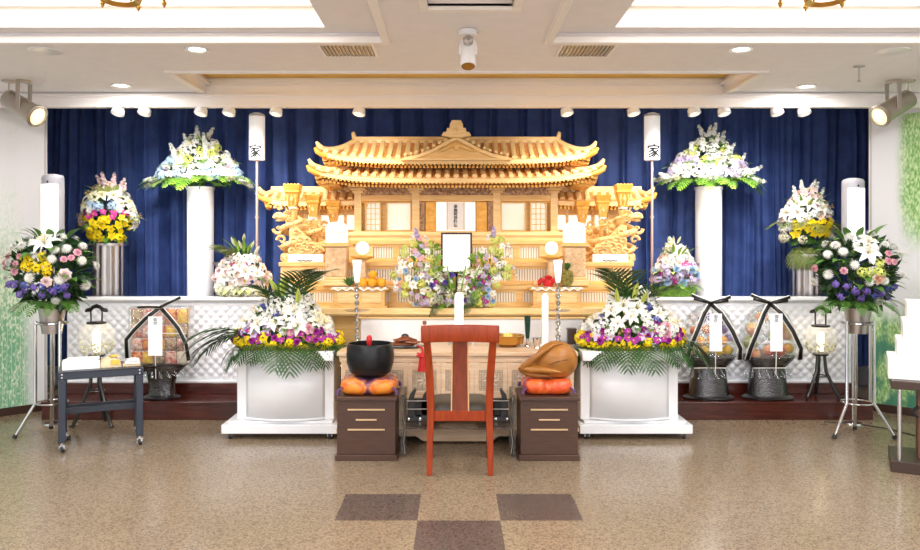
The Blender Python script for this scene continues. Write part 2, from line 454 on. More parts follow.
struct(m, 'ceiling_slot', GOLDC)
m = MB(); m.box(x0 - .1, x0, y0 - .1, y1, CZ + .05, CZ + .123); m.box(x1, x1 + .1, y0 - .1, y1, CZ + .05, CZ + .123); m.box(x0, x1, y0 - .1, y0, CZ + .05, CZ + .123)
for q, z in ((.1, .0),):
    m.box(x0 - .005, x0 + .03 + q * .0, y0, y1, CZ + z + .06, CZ + z + .08); m.box(x1 - .03, x1 + .005, y0, y1, CZ + z + .06, CZ + z + .08)
struct(m, 'ceiling_slot_sides', CEILM)
m = MB()
m.box(x0 - .06, x1 + .06, y0 - .05, y0, CZ - .016, CZ + .01); m.box(x0 - .06, x0, y0, 6.55, CZ - .016, CZ + .01); m.box(x1, x1 + .06, y0, 6.55, CZ - .016, CZ + .01)
struct(m, 'trim_4', TRIMM, bev=.006)
m = MB()                                             # the fascia beam with its mouldings
m.box(-5.0, 5.1, 6.6, 6.65, 2.655, CZ + .19)
for za, zb, d in ((2.655, 2.68, .02), (2.735, 2.75, .012), (2.75, 2.764, .028)): m.box(-5.0, 5.1, 6.6 - d, 6.6, za, zb)
m.box(x0, x1, 6.58, 6.6, CZ + .092, CZ + .105); m.box(x0, x1, 6.585, 6.6, CZ + .06, CZ + .07)
struct(m, 'trim_5', TRIMM)

# stage step in two runs, one each side of the altar
for nm, a, b in (('left', -3.52, -1.62), ('right', 1.66, 3.56)):
    m = MB(); m.box(a, b, 6.64, 8.29, 0, .153); m.box(a, b, 7.0, 8.29, .153, .25); m.box(a, b, 6.625, 6.66, .138, .156)
    struct(m, 'stage_platform_' + nm, STEPW, bev=.004)

# ================================================================ curtain
t = thing('stage_curtain', 'navy blue pleated curtain hanging across the whole stage behind the altar', 'curtain', (0, 8.0, 0))
rnd = random.Random(3)
jit = [rnd.uniform(-1, 1) for _ in range(80)]
def cur(u, v):
    x = -4.45 + 8.95 * u
    p = x / .26 + 20; k = int(p); w = p - k
    e = abs(x) / 2.2
    sharp = math.exp(-abs((w - .5 - .12 * jit[k]) / .07) ** 1.5) * .08 - math.exp(-((w - .66 - .12 * jit[k]) / .06) ** 2) * .04
    wav = (.030 * math.sin(x * 17 + 1.5 * math.sin(x * 2.3)) + .016 * math.sin(x * 41 + 2 * math.sin(x * 3.1)) + .01 * math.sin(x * 73)) * (.25 + .75 * smooth((e - .75) / .5))
    hd = .5 + .5 * smooth((1 - v) * 9)
    return (x + .01 * math.sin(v * 5 + x * 4), -(sharp + wav) * hd + .015 * math.sin(x * 5 + v * 3), .25 + (2.95 - .25) * v)
m = MB(); m.grid(cur, 1100, 14); m.build('pleated_drape', NAVY, t, sharp=80)
m = MB(); m.box(-4.5, 4.5, -.02, .06, 2.95, 2.975); m.build('curtain_rail', GREYP, t)

# ================================================================ things on the ceiling
for i, px in enumerate((119, 145.5, 202, 230, 277, 360, 566, 632.5, 693, 723, 776, 803)):
    side = 1 if px < 455 else -1
    x = X(px, 6.62)
    nth = ['first', 'second', 'third', 'fourth', 'fifth', 'sixth', 'seventh', 'eighth', 'ninth', 'tenth', 'eleventh', 'twelfth'][i]
    t = thing('mini_spotlight', '%s small white spotlight from the left under the ceiling fascia' % nth, 'spotlight', (x, 6.625, 2.655), 'small white spotlights under the fascia')
    m = MB(); m.box(-.03, .03, -.03, .03, -.012, -.001); m.build('mounting_plate', PAPER, t)
    M = Matrix.Rotation(R(10 * side), 4, 'Y') @ Matrix.Rotation(R(-16), 4, 'X') @ Matrix.Scale(.88, 4)
    m = MB(); m.lathe([(.03, -.01), (.056, -.014), (.064, -.066), (.058, -.07)], 16, M); m.build('lamp_head', WHITE, t)
    m = MB(); m.lathe([(.001, -.0735), (.048, -.0735), (.048, -.0712), (.001, -.0712)], 16, M); m.build('lens', GLOWP, t)
for px, py, lab in ((197, 49, 'lit round downlight beside the air vent above the navy table side'), (121, 85, 'lit round downlight near the fascia above the tall yellow and white bouquet side'),
                    (741, 49, 'lit round downlight beside the vent above the fruit basket side'), (806.5, 86, 'lit round downlight near the fascia above the sprinkler side')):
    d = F * (CZ - H) / (HY - py); x = X(px, d)
    t = thing('downlight', lab, 'ceiling light', (x, d, CZ - .001), 'round ceiling downlights')
    m = MB(); m.lathe([(.052, -.004), (.078, -.011), (.08, 0), (.052, 0), (.052, -.004)], 24); m.build('trim_ring', WHITE, t)
    m = MB(); m.lathe([(.001, -.003), (.051, -.003), (.051, -.001), (.001, -.001)], 24); m.build('lamp_disc', LAMPW, t)
    lamp('downlight_lamp', 'AREA', (x, d, CZ - .0125), 12, (1, .96, .91), .1, rot=(0, 0, 0)).data.shape = 'DISK'
for px, lab in ((46, 'flush round white ceiling speaker above the floor lantern beside the side table'), (892, 'flush round white ceiling speaker above the stacked white boxes')):
    d = F * (CZ - H) / (HY - 50.5); x = X(px, d)
    m = MB(); m.lathe([(.001, -.008), (.085, -.008), (.105, -.006), (.11, 0), (.001, 0)], 28)
    tag(m.build('ceiling_speaker', WHITE, None, (x, d, CZ - .001)), lab, 'ceiling speaker')
for x0, x1, lab in ((325, 372, 'dark slatted air vent beside the coffer over the singing bowl side'), (562, 609, 'dark slatted air vent beside the coffer over the wooden fish side')):
    d0, d1 = F * 1.29 / (HY - 43.5), F * 1.29 / (HY - 55); s = 1 if x0 < 455 else -1
    cx = X((x0 + x1) / 2, (d0 + d1) / 2) ; cy = (d0 + d1) / 2; w = .165; h = (d1 - d0) / 2
    t = thing('air_vent', lab, 'air vent', (cx, cy, CZ - .001))
    m = MB(); m.box(-w, w, -h, h, -.004, 0); m.build('backing', BLACK, t)
    m = MB()
    for a in ((-w - .02, w + .02, -h - .02, -h), (-w - .02, w + .02, h, h + .02), (-w - .02, -w, -h, h), (w, w + .02, -h, h)): m.box(*a, -.012, 0)
    m.build('vent_frame', TRIMM, t)
    m = MB()
    for k in range(13): m.box(-w + (k + .5) * 2 * w / 13 - .0035, -w + (k + .5) * 2 * w / 13 + .0035, -h, h, -.011, -.005)
    m.build('louvre_slats', GREYP, t)
d = F * 1.29 / (HY - 66)
t = thing('fire_sprinkler', 'thin fire sprinkler drop with a dark round plate on the ceiling', 'sprinkler', (X(859, d), d, CZ - .001))
m = MB(); m.lathe([(.001, -.008), (.038, -.006), (.04, 0), (.001, 0)], 20); m.build('ceiling_rose', STEEL, t)
m = MB(); m.tube([(0, 0, -.008), (0, 0, -.1)], .006); m.lathe([(.001, -.115), (.014, -.112), (.014, -.106), (.001, -.1)], 12); m.build('drop_pipe', CHROME, t)

# projector-like white spotlight in the middle of the ceiling
t = thing('ceiling_projector', 'white tilting spotlight hanging from the ceiling before the centre of the altar', 'spotlight', (X(468, 4.68), 4.68, CZ - .001))
m = MB(); m.lathe([(.001, -.035), (.05, -.035), (.056, -.03), (.056, -.004), (.05, 0), (.001, 0)], 24); m.build('ceiling_base', WHITE, t)
m = MB(); m.tube([(0, 0, -.035), (0, 0, -.075)], .02, 12); m.build('swivel_neck', CHROME, t)
m = MB()
m.tube([(-.03, 0, -.06), (-.045, 0, -.1), (-.045, -.01, -.15)], .01); m.tube([(.03, 0, -.06), (.045, 0, -.1), (.045, -.01, -.15)], .01)
m.build('yoke', WHITE, t)
M = Matrix.Translation((0, -.01, -.1)) @ Matrix.Rotation(R(-24), 4, 'X')
m = MB(); m.lathe([(.001, .05), (.026, .045), (.042, .02), (.044, -.09), (.048, -.15), (.042, -.15), (.04, -.1)], 20, M); m.build('lamp_housing', WHITE, t)
m = MB(); m.lathe([(.02, .052), (.03, .04), (.03, .012), (.02, .006)], 18, M @ Matrix.Translation((0, -.03, .0)) @ Matrix.Rotation(R(90), 4, 'X')); m.build('heat_sink', STEEL, t)
m = MB(); m.lathe([(.001, -.146), (.04, -.146), (.04, -.14), (.001, -.14)], 18, M); m.build('lens', BRASS, t)

# big theatre spots by the murals
def theatre(label, px, py, sx):
    d = 6.12; x = X(px, d)
    t = thing('theatre_spotlight', label, 'spotlight', (x, d, CZ - .001))
    m = MB()
    for q in (0, -.13): m.lathe([(.001, -.016), (.05, -.012), (.056, 0), (.001, 0)], 20, Matrix.Translation((q * sx * -1 * -1 * .9 if q else 0, 0, 0)))
    m.build('ceiling_rose', FIXT, t)
    m = MB(); m.tube([(-.117 * sx * -1 * -1, 0, -.01), (-.117 * sx, 0, -.06), (-.135 * sx, 0, -.16), (-.09 * sx, 0, -.24)], .006); m.build('flex', FIXT, t)
    m = MB(); m.box(-.016, .016, -.092, -.082, -.235, -.012); m.box(-.016, .016, .082, .092, -.235, -.012); m.box(-.016, .016, -.092, .092, -.016, -.008); m.build('yoke', FIXT, t, bev=.002)
    M = Matrix.Translation((0, 0, -.215)) @ Matrix.Rotation(R(-18 * sx), 4, 'Z') @ Matrix.Rotation(R(sx * 118), 4, 'Y') @ Matrix.Scale(1.45, 4)
    m = MB(); m.lathe([(.03, -.125), (.052, -.12), (.052, -.04), (.054, .08), (.05, .1)], 20, M); m.build('lamp_barrel', FIXT, t)
    m = MB(); m.lathe([(.05, .085), (.062, .088), (.064, .105), (.048, .112), (.05, .085)], 20, M); m.build('barndoor_frame', FIXT, t)
    m = MB(); m.lathe([(.001, .108), (.04, .107), (.05, .1), (.001, .098)], 18, M); m.build('lens', AMBERL, t)
    return x, d
xa, da = theatre('steel theatre spotlight by the ceiling in front of the pale bamboo mural', 24, 80, 1)
xb, db = theatre('steel theatre spotlight by the ceiling in front of the leafy green mural', 893, 80, -1)

# chandeliers in the coffers
def chandelier(label, px):
    d = 3.6; x = X(px, d)
    t = thing('chandelier', label, 'chandelier', (x, d, CZ + .499))
    b = -.68
    m = MB(); m.lathe([(.17, b + .1), (.2, b + .085), (.215, b + .1), (.2, b + .12), (.17, b + .1)], 28); m.lathe([(.06, b + .03), (.09, b + .015), (.1, b + .04), (.06, b + .03)], 24); m.build('gilt_ring', GOLD, t)
    m = MB(); m.lathe([(.001, -.04), (.06, -.03), (.08, 0), (.001, 0)], 20); m.tube([(0, 0, -.03), (0, 0, b + .2)], .012); m.lathe([(.001, b + .06), (.05, b + .1), (.06, b + .16), (.02, b + .24), (.04, b + .3), (.015, b + .34)], 18)
    m.build('stem', GOLD, t)
    for k in range(8):
        a = 2 * PI * k / 8; c, s = math.cos(a), math.sin(a)
        m = MB(); m.tube([(c * r, s * r, z) for r, z in ((.04, b + .2), (.12, b + .13), (.21, b + .1), (.28, b + .14), (.29, b + .2))], .012, 8)
        m.lathe([(.01, 0), (.045, .012), (.05, .03), (.02, .03)], 12, Matrix.Translation((c * .29, s * .29, b + .2)))
        arm = m.build('arm', GOLD, t)
        m = MB(); m.lathe([(.014, .03), (.034, .05), (.04, .085), (.028, .115), (.001, .125)], 12, Matrix.Translation((c * .29, s * .29, b + .2))); m.build('bulb_shade', LAMPW, arm)
        for r, z in ((.29, b + .17), (.21, b + .08), (.12, b + .1)):
            m = MB(); m.lathe([(.001, -.05), (.014, -.028), (.001, 0)], 8, Matrix.Translation((c * r, s * r, z)))
            m.build('crystal_drop', BRASS, arm)
    lamp('chandelier_lamp', 'POINT', (x, d, CZ + .12), 4, (1, .95, .88), .12)
chandelier('gold crystal chandelier in the lit coffer over the navy table side', 120)
chandelier('gold crystal chandelier in the lit coffer over the stacked white box side', 826)
# ================================================================ the altar
AX = .012
altar = thing('pagoda_altar', 'pale gold wooden altar shaped like a temple with two curved roofs', 'altar', (AX, 7.0, 0))
OY = -7.0                                             # depths below are measured from the camera
def part(m, name, mat, par=altar, **k):
    for i in range(len(m.v)): m.v[i] = m.v[i] + V((0, OY, 0))
    return m.build(name, mat, par, **k)
m = MB(); m.box(-1.55, 1.57, 6.72, 7.75, 0, .9); m.box(-1.57, 1.59, 6.70, 7.75, 0, .06); part(m, 'base_body', WOODG, bev=.004)
m = MB(); m.box(-1.60, 1.62, 6.60, 7.75, .9, .955); m.box(-1.585, 1.605, 6.62, 7.75, .885, .9); part(m, 'counter', WOODG2, bev=.005)
def tier(x0, x1, yf, z0, z1, sx):
    m = MB(); m.box(x0, x1, yf + .03, 7.75, z0, z1)
    zt = z1 - .035
    m.box(x0 - .015, x1 + .015, yf - .015, yf + .08, zt, z1); m.box(x0, x1, yf, yf + .03, zt - .025, zt)
    m.box(x0, x1, yf, yf + .03, z0, z0 + .035)
    for q in sx: m.box(q - .03, q + .03, yf - .002, yf + .03, z0 + .035, zt - .02)
    t = part(m, 'tier', WOODG, bev=.003)
    za, zb = z0 + .035, zt - .025
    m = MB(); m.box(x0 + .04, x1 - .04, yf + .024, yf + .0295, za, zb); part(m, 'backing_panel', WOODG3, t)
    m = MB(); n = int((x1 - x0) / .024)
    for i in range(n):
        c = x0 + .04 + (i + .5) * (x1 - x0 - .08) / n
        m.box(c - .0085, c + .0085, yf + .008, yf + .0235, za, zb)
    part(m, 'slat_panel', SLATW, t)
    for a, b in ((x0, x0 + .22), (x1 - .22, x1)):
        m = MB(); m.box(a, b, yf - .003, yf + .02, za - .01, zb + .01); part(m, 'end_block', WOODG2, t)
tier(-1.6, 1.6, 6.82, .955, 1.135, (-1.05, -.55, 0, .55, 1.05))
tier(-1.57, 1.57, 6.97, 1.135, 1.335, (-.98, -.5, 0, .5, .98))
tier(-.98, .98, 7.12, 1.335, 1.53, (-.55, 0, .55))
m = MB(); m.box(-1.0, 1.0, 7.25, 7.75, 1.53, 1.61); m.box(-1.02, 1.02, 7.235, 7.75, 1.575, 1.6); part(m, 'veranda_floor', WOODG2, bev=.004)

# hall front
FD = 7.42
m = MB(); m.box(-.96, .96, FD + .1, 7.75, 1.6, 2.13); part(m, 'hall_body', WOODG)
def px2(px, d=FD): return X(px, d) - AX
for a, b in ((354.5, 361.5), (412, 419.5), (493, 500.5), (550.5, 557.5)):
    m = MB(); m.box(px2(a), px2(b), FD - .02, FD + .1, 1.6, 2.06); m.box(px2(a) - .012, px2(b) + .012, FD - .032, FD + .1, 1.6, 1.625)
    for k, z in enumerate((1.985, 2.01, 2.035)): m.box(px2(a) - .02 * (k + 1), px2(b) + .02 * (k + 1), FD - .03 - .012 * k, FD + .1, z, z + .02)
    part(m, 'column', WOODG2, bev=.002)
m = MB(); m.box(-.97, .97, FD - .012, FD + .1, 1.905, 1.965); m.box(-.97, .97, FD - .02, FD + .1, 1.6, 1.622); part(m, 'lintel', WOODG, bev=.003)
m = MB(); m.box(-.97, .97, FD - .005, FD + .1, 1.965, 2.06); part(m, 'carved_frieze', FRIEZE)
m = MB()
for k in range(32):                                    # scrolling wave carved along the frieze
    x = -.93 + k * .06
    m.tube([(x + .018 * math.cos(a), FD - .008, 2.012 + .02 * math.sin(a) * (1 if k % 2 else -1)) for a in [i * PI / 5 for i in range(8)]], .0055, 6)
part(m, 'frieze_scroll', FRIEZE)
def pane(name, a, b, mat, z0=1.635, z1=1.89, y=FD + .07, rails=0, bars=0, frame=WOODG3):
    x0, x1 = px2(a), px2(b)
    m = MB(); w = .012
    m.box(x0 - w, x0, y - .03, y, z0 - w, z1 + w); m.box(x1, x1 + w, y - .03, y, z0 - w, z1 + w); m.box(x0, x1, y - .03, y, z1, z1 + w); m.box(x0, x1, y - .03, y, z0 - w, z0)
    for i in range(bars):
        c = x0 + (i + 1) * (x1 - x0) / (bars + 1); m.box(c - .0035, c + .0035, y - .014, y - .004, z0, z1)
    for i in range(rails):
        c = z0 + (i + 1) * (z1 - z0) / (rails + 1); m.box(x0, x1, y - .014, y - .004, c - .0035, c + .0035)
    o = part(m, 'window_frame', frame)
    m = MB(); m.box(x0, x1, y - .004, y + .004, z0, z1); part(m, name, mat, o)
    return o
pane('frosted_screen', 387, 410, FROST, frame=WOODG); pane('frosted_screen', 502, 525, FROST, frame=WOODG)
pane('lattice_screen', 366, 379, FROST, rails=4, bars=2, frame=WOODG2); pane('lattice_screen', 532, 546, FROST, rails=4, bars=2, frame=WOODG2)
for a, b in ((425.5, 435.5), (477, 487)):              # gilded folding doors
    x0, x1 = px2(a), px2(b)
    m = MB(); m.box(x0, x1, FD + .02, FD + .05, 1.622, 1.9); o = part(m, 'folding_door', GOLDW, bev=.003)
    m = MB()
    for k in range(4): m.box(x0 + .015, x1 - .015, FD + .012, FD + .02, 1.64 + k * .064, 1.69 + k * .064)
    part(m, 'door_panel', GOLDW, o, bev=.004)
for a, b in ((419.5, 424.5), (488, 493)):
    m = MB(); m.box(px2(a), px2(b), FD + .03, FD + .06, 1.622, 1.9); part(m, 'infill_board', FRIEZE)  # frieze-coloured strips filling the gaps between columns and doors
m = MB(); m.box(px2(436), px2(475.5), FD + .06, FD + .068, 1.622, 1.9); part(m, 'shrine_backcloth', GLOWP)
m = MB(); m.box(px2(447.2), px2(464), FD + .04, FD + .048, 1.632, 1.895); o = part(m, 'scroll', PAPER)
for a, b in ((446.4, 447.4), (463.8, 464.8)):
    m = MB(); m.box(px2(a), px2(b), FD + .036, FD + .05, 1.63, 1.897); part(m, 'scroll_edge', GREYP, o)
tx = text('calligraphy', '\n'.join('南無阿弥陀仏'), .038, INK, o, (px2(455.6), FD + .039 + OY, 1.765), .0015, .0008)

# roofs
def roof(nm, W, w, yf, yr, yb, ze, zr, up, rib, par=altar, cx=0.0, mat=WOODG, tips=True, sides=(-1, 1), power=1.55, upw=5):
    def P(u, t, side):
        g = 1 - max(0.0, 1 - t) ** power if power > 1 else t
        z = zr + (ze - zr) * g + up * abs(u) ** upw * t * t
        if side == 'f': return (cx + u * (w + (W - w) * t), yr + (yf - yr) * t, z)
        if side == 'b': return (cx + u * (w + (W - w) * t), yr + (yb - yr) * t, z)
        y0 = yr + (yf - yr) * t; y1 = yr + (yb - yr) * t
        return (cx + side * (w + (W - w) * t), (y0 + y1) / 2 + u * (y1 - y0) / 2, z)
    m = MB()
    for sd in ('f', 'b') + tuple(sides):
        m.grid(lambda a, b, sd=sd: P(a * 2 - 1, b, sd), 40 if sd in ('f', 'b') else 14, 8)
    r = part(m, nm, pm('roof_sheet', (214, 150, 80), .5, c2=(196, 130, 64), scale=6, stretch=(1.2, 8, 8)), par, solid=.03, sharp=50)
    m = MB(); n = int(2 * W / rib)
    for i in range(n + 1):
        x = -W * .97 + i * 2 * W * .97 / n
        t0 = max(0, (abs(x) - w) / (W - w)) if W > w else 0
        pts = []
        for k in range(7):
            t = t0 + (1.015 - t0) * k / 6
            if t < .02: t = .02
            u = x / (w + (W - w) * t); u = max(-1, min(1, u)); p = P(u, min(t, 1.015), 'f'); pts.append((p[0], p[1], p[2] + .02))
        if t0 < .93: m.tube(pts, .026, 8, flat=.75)
    part(m, 'roof_tile_ribs', WOODG2, r)
    m = MB()                                           # eave board along the front and the two sides
    for sd in ('f',) + tuple(sides):
        N = 40
        for zz0, zz1, ins in ((-.04, .012, 0),):
            for i in range(N):
                a, b = [V(P(-1 + 2 * q / N, 1.0, sd)) for q in (i, i + 1)]
                a2, b2 = [V(P(-1 + 2 * q / N, .95, sd)) for q in (i, i + 1)]
                e = V((0, 0, zz0)); h = V((0, 0, zz1))
                m.add([a + e, b + e, b + h, a + h, a2 + e, b2 + e, b2 + h, a2 + h], [(0, 1, 2, 3), (4, 7, 6, 5), (0, 4, 5, 1), (3, 2, 6, 7)])
    part(m, 'eave_board', WOODG2, r)
    m = MB(); N = int(2 * W / .036)                    # a course of rafters under the eave, and a lower one set back
    for row, (t1, t0, dz, hh) in enumerate(((.985, .55, -.052, .02), (.84, .4, -.088, .022))):
        for i in range(N):
            u = -.985 + 1.97 * i / (N - 1)
            a, b = V(P(u, t1, 'f')), V(P(u, t0, 'f'))
            b.x = a.x; b.z = a.z + .02
            q = .0095
            vs = []
            for p in (a, b):
                for dx, z in ((-q, dz), (q, dz), (q, dz + hh), (-q, dz + hh)): vs.append((p.x + dx, p.y, p.z + z))
            m.add(vs, [(0, 1, 2, 3), (7, 6, 5, 4), (0, 4, 5, 1), (1, 5, 6, 2), (2, 6, 7, 3), (3, 7, 4, 0)])
        for sd in sides:
            for i in range(12):
                u = -.9 + 1.8 * i / 11
                a, b = V(P(u, t1, sd)), V(P(u, t0, sd)); b.y = a.y; b.z = a.z + .02
                vs = []
                for p in (a, b):
                    for dy, z in ((-.0095, dz), (.0095, dz), (.0095, dz + hh), (-.0095, dz + hh)): vs.append((p.x, p.y + dy, p.z + z))
                m.add(vs, [(0, 1, 2, 3), (7, 6, 5, 4), (0, 4, 5, 1), (1, 5, 6, 2), (2, 6, 7, 3), (3, 7, 4, 0)])
    part(m, 'rafter_course', GOLDW, r)
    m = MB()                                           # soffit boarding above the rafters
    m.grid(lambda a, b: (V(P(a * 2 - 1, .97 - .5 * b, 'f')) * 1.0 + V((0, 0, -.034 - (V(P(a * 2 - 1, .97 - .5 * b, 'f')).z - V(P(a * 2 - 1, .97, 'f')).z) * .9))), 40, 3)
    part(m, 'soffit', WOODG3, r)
    for s in sides:                                    # hip ridges with upturned ends
        pts = []; rs = []
        for k in range(9):
            t = k / 8; p = V(P(s, t, 'f')); pts.append(p + V((0, 0, .028))); rs.append(.026)
        e = pts[-1]; pts += [e + V((s * .025, -.012, .022)), e + V((s * .045, -.02, .06))]; rs += [.024, .012]
        m = MB(); m.tube(pts, rs, 10); part(m, 'hip_ridge', WOODG2, r)
        m = MB(); a = V(P(s, .97, 'f'))
        m.tube([a + V((-s * .12, .03, -.055)), a + V((0, 0, -.03)), a + V((s * .05, -.02, .0)), a + V((s * .07, -.03, .035))], [.022, .026, .024, .012], 10); part(m, 'corner_beam', GOLDW, r)
    return r
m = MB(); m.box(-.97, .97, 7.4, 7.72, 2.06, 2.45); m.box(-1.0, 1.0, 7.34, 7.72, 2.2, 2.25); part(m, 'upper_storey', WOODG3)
r1 = roof('lower_roof', 1.285, .95, 7.04, 7.4, 7.86, 2.092, 2.225, .085, .083)
r2 = roof('upper_roof', 1.225, .955, 7.1, 7.48, 7.86, 2.268, 2.475, .075, .083, power=1.35)
m = MB(); m.box(-.965, .965, 7.44, 7.52, 2.455, 2.50); m.box(-.98, .98, 7.425, 7.535, 2.5, 2.522)
for s in (-1, 1): m.prism([(s * .94, 2.40), (s * .985, 2.40), (s * 1.0, 2.56), (s * .975, 2.575), (s * .955, 2.52)], 7.43, 7.53)
part(m, 'main_ridge', WOODG2, r2, bev=.004)
# gable over the centre of the upper roof
m = MB()
def barge(s, y0, y1, dz=0, w=.035):
    pts = [(0, 2.475), (.1, 2.425), (.22, 2.36), (.34, 2.315), (.46, 2.29)]
    top = [(s * x, z + dz) for x, z in pts]; bot = [(s * x, z + dz - w) for x, z in reversed(pts)]
    return top + bot
for s in (-1, 1): m.prism(barge(s, 0, 0), 7.05, 7.13); 
g = part(m, 'gable', WOODG2, r2, bev=.003)
m = MB(); m.prism([(-.42, 2.272), (.42, 2.272), (.24, 2.34), (.1, 2.41), (0, 2.455), (-.1, 2.41), (-.24, 2.34)], 7.08, 7.45); part(m, 'gable_face', WOODG, g)
m = MB()
for s in (-1, 1):
    for k in range(9):
        t0 = k / 9
        x = s * (.46 - .46 * t0); z = interp([(0, 2.475), (.1, 2.425), (.22, 2.36), (.34, 2.315), (.46, 2.29)], abs(x))
        m.tube([(x, 7.03, z + .018), (x, 7.5, z + .018)], .014, 8)
m.prism([(-.5, 2.258), (.5, 2.258), (.5, 2.272), (-.5, 2.272)], 7.04, 7.14)
part(m, 'gable_tiles', WOODG2, g)
m = MB(); m.prism([(-.135, 2.475), (-.115, 2.51), (-.09, 2.51), (-.085, 2.545), (-.062, 2.545), (-.058, 2.58), (-.04, 2.615), (.04, 2.615), (.058, 2.58), (.062, 2.545), (.085, 2.545), (.09, 2.51), (.115, 2.51), (.135, 2.475), (.05, 2.46), (-.05, 2.46)], 7.02, 7.12)
m.ball((0, 7.02, 2.53), .02, sc=(1, .5, 1)); part(m, 'ridge_ornament', WOODG2, g, bev=.004)
m = MB()
for s in (-1, 1):
    m.tube([(0, 7.065, 2.40), (s * .05, 7.06, 2.385), (s * .1, 7.06, 2.36), (s * .15, 7.06, 2.34), (s * .2, 7.06, 2.345)], [.02, .016, .013, .01, .006], 8)
m.ball((0, 7.06, 2.385), .03, sc=(1, .5, 1.2)); part(m, 'gable_pendant', WOODG, g)

# low wings
for s in (-1, 1):
    wr = roof('wing_roof', .5, .42, 7.46, 7.6, 7.72, 1.905, 2.01, .05, .083, cx=s * 1.34, sides=(-1, 1), mat=WOODG, power=1.2)
    m = MB(); m.box(s * 1.34 - .46, s * 1.34 + .46, 7.57, 7.63, 2.0, 2.06); part(m, 'wing_ridge', WOODG2, wr, bev=.004)
    a, b = sorted((s * .95, s * 1.60))
    m = MB(); m.box(a, b, 7.62, 7.72, 1.335, 1.93); m.box(a, b, 7.6, 7.63, 1.335, 1.56); m.box(a, b, 7.6, 7.63, 1.8, 1.84)
    o = part(m, 'wing_wall', WOODG, bev=.003)
    for c in (1.02, 1.14, 1.27, 1.40):
        m = MB(); m.box(s * c - .045, s * c + .045, 7.605, 7.622, 1.64, 1.78); part(m, 'wing_window', GLOWP, o)
    m = MB()
    for c in (1.08, 1.205, 1.335, 1.47): m.box(s * c - .014, s * c + .014, 7.595, 7.63, 1.56, 1.9)
    part(m, 'wing_post', WOODG2, o)

# ================================================================ dragon pillars on the second tier
TB = 1.336
def pillar(label, px, d, ztop, cup, side, curl):
    x = X(px, d)
    t = thing('dragon_pillar', label, 'carved pillar', (x, d, TB), 'carved dragon pillars')
    h = ztop - TB
    m = MB(); w = cup / 2; b = h - .205
    m.taper((w * .52, w * .52), (w * .9, w * .9), b, b + .13); m.box(-w, w, -w, w, b + .13, b + .155); m.taper((w * .96, w * .96), (w * 1.16, w * 1.16), b + .155, h)
    for k in range(-2, 3): m.bx((k * w * .45, -w * .98, h - .008), (w * .3, w * .2, .03))
    o = m.build('capital', GOLDW, t, bev=.004)
    m = MB()
    for fx in (-.5, 0, .5): m.tube([(fx * w * .9, -w * .66, b + .02), (fx * w * 1.1, -w * .78, b + .065), (fx * w * .9, -w * .84, b + .115)], .006, 6)
    m.ball((0, -w * .76, b + .07), .016, sc=(1, .5, 1.6)); m.build('capital_relief', CARVE, o)
    m = MB(); m.lathe([(.001, b - .022), (w * .55, b - .018), (w * .66, b - .004), (w * .6, b), (.001, b)], 18); m.build('collar', WHITE, t)
    m = MB(); m.lathe([(.001, .0), (.062, .0), (.05, .05), (.034, .12), (.03, b - .1), (.044, b - .03), (.001, b - .022)], 16); m.build('shaft', WOODG, t)
    # carved dragon winding up the shaft
    pts = []; rs = []; N = 46
    for i in range(N):
        u = i / (N - 1); a = u * 2 * PI * 2.3 + (0 if side > 0 else PI)
        rr = .05 + .03 * math.sin(PI * u); pts.append((math.cos(a) * rr * 1.25, -.025 + math.sin(a) * rr, .04 + u * (b - .11))); rs.append(.012 + .018 * math.sin(PI * min(1, u * 1.05)) ** .7)
    m = MB(); m.tube(pts, rs, 10)
    for i in range(3, N - 2, 2):
        p = V(pts[i]); o_ = V((p.x, p.y + .025, 0)).normalized()
        m.tube([p + o_ * rs[i] * .6, p + o_ * (rs[i] + .022) + V((0, 0, .014))], [.009, .001], 5)
    m.build('dragon_coil', CARVE, t)
    hd = V(pts[-1]); s = -side
    m = MB(); hc = V((s * .07, -.07, b - .09))
    m.ball(hc, .036, 14, 8, (1.15, 1, .9)); m.tube([hc, hc + V((s * .045, -.03, -.006)), hc + V((s * .075, -.045, -.004))], [.028, .02, .014], 10)
    m.tube([hc + V((0, 0, -.02)), hc + V((s * .04, -.03, -.034)), hc + V((s * .062, -.04, -.036))], [.018, .012, .006], 8)
    for k in (-1, 1): m.tube([hc + V((0, k * .015, .025)), hc + V((-s * .03, k * .02, .055)), hc + V((-s * .07, k * .025, .06))], [.009, .007, .002], 6)
    for k in range(6):
        an = -1.1 + k * .42; m.tube([hc + V((-s * .01, 0, 0)), hc + V((-s * .06 * math.cos(an), .0, .06 * math.sin(an))), hc + V((-s * .085 * math.cos(an + .3), -.01, .085 * math.sin(an + .3)))], [.012, .009, .001], 6)
    m.build('dragon_head', CARVE, t)
    m = MB()                                            # clouds and flame scrolls round the body
    for (cx, cz, rr, dr) in curl:
        cx *= -side
        sp = [(cx + rr * (1 - q / 15) * math.cos(dr * q * .5) * (-side), -.05 - .002 * q, cz + rr * (1 - q / 15) * math.sin(dr * q * .5)) for q in range(13)]
        m.tube(sp, [.017 * (1 - q / 22) for q in range(13)], 8)
    m.build('flame_scroll', CARVE, t)
    m = MB()
    for k in range(9):
        a = -PI * .98 + k * PI * .96 / 8
        m.ball((math.cos(a) * .078, math.sin(a) * .06, .03 + .022 * (k % 2)), .034, 10, 6, (1.1, .8, 1))
    m.lathe([(.001, 0), (.095, 0), (.095, .02), (.001, .02)], 20); m.build('cloud_base', CARVE, t)
OUT = [(.11, .40, .05, 1), (.12, .30, .05, -1), (.09, .2, .045, 1), (.115, .49, .035, 1)]
INNc = [(.07, .34, .04, 1), (.08, .22, .045, -1)]
pillar('outermost carved dragon pillar before the wing on the orange pile side', 293, 7.12, 2.04, .135, 1, OUT)
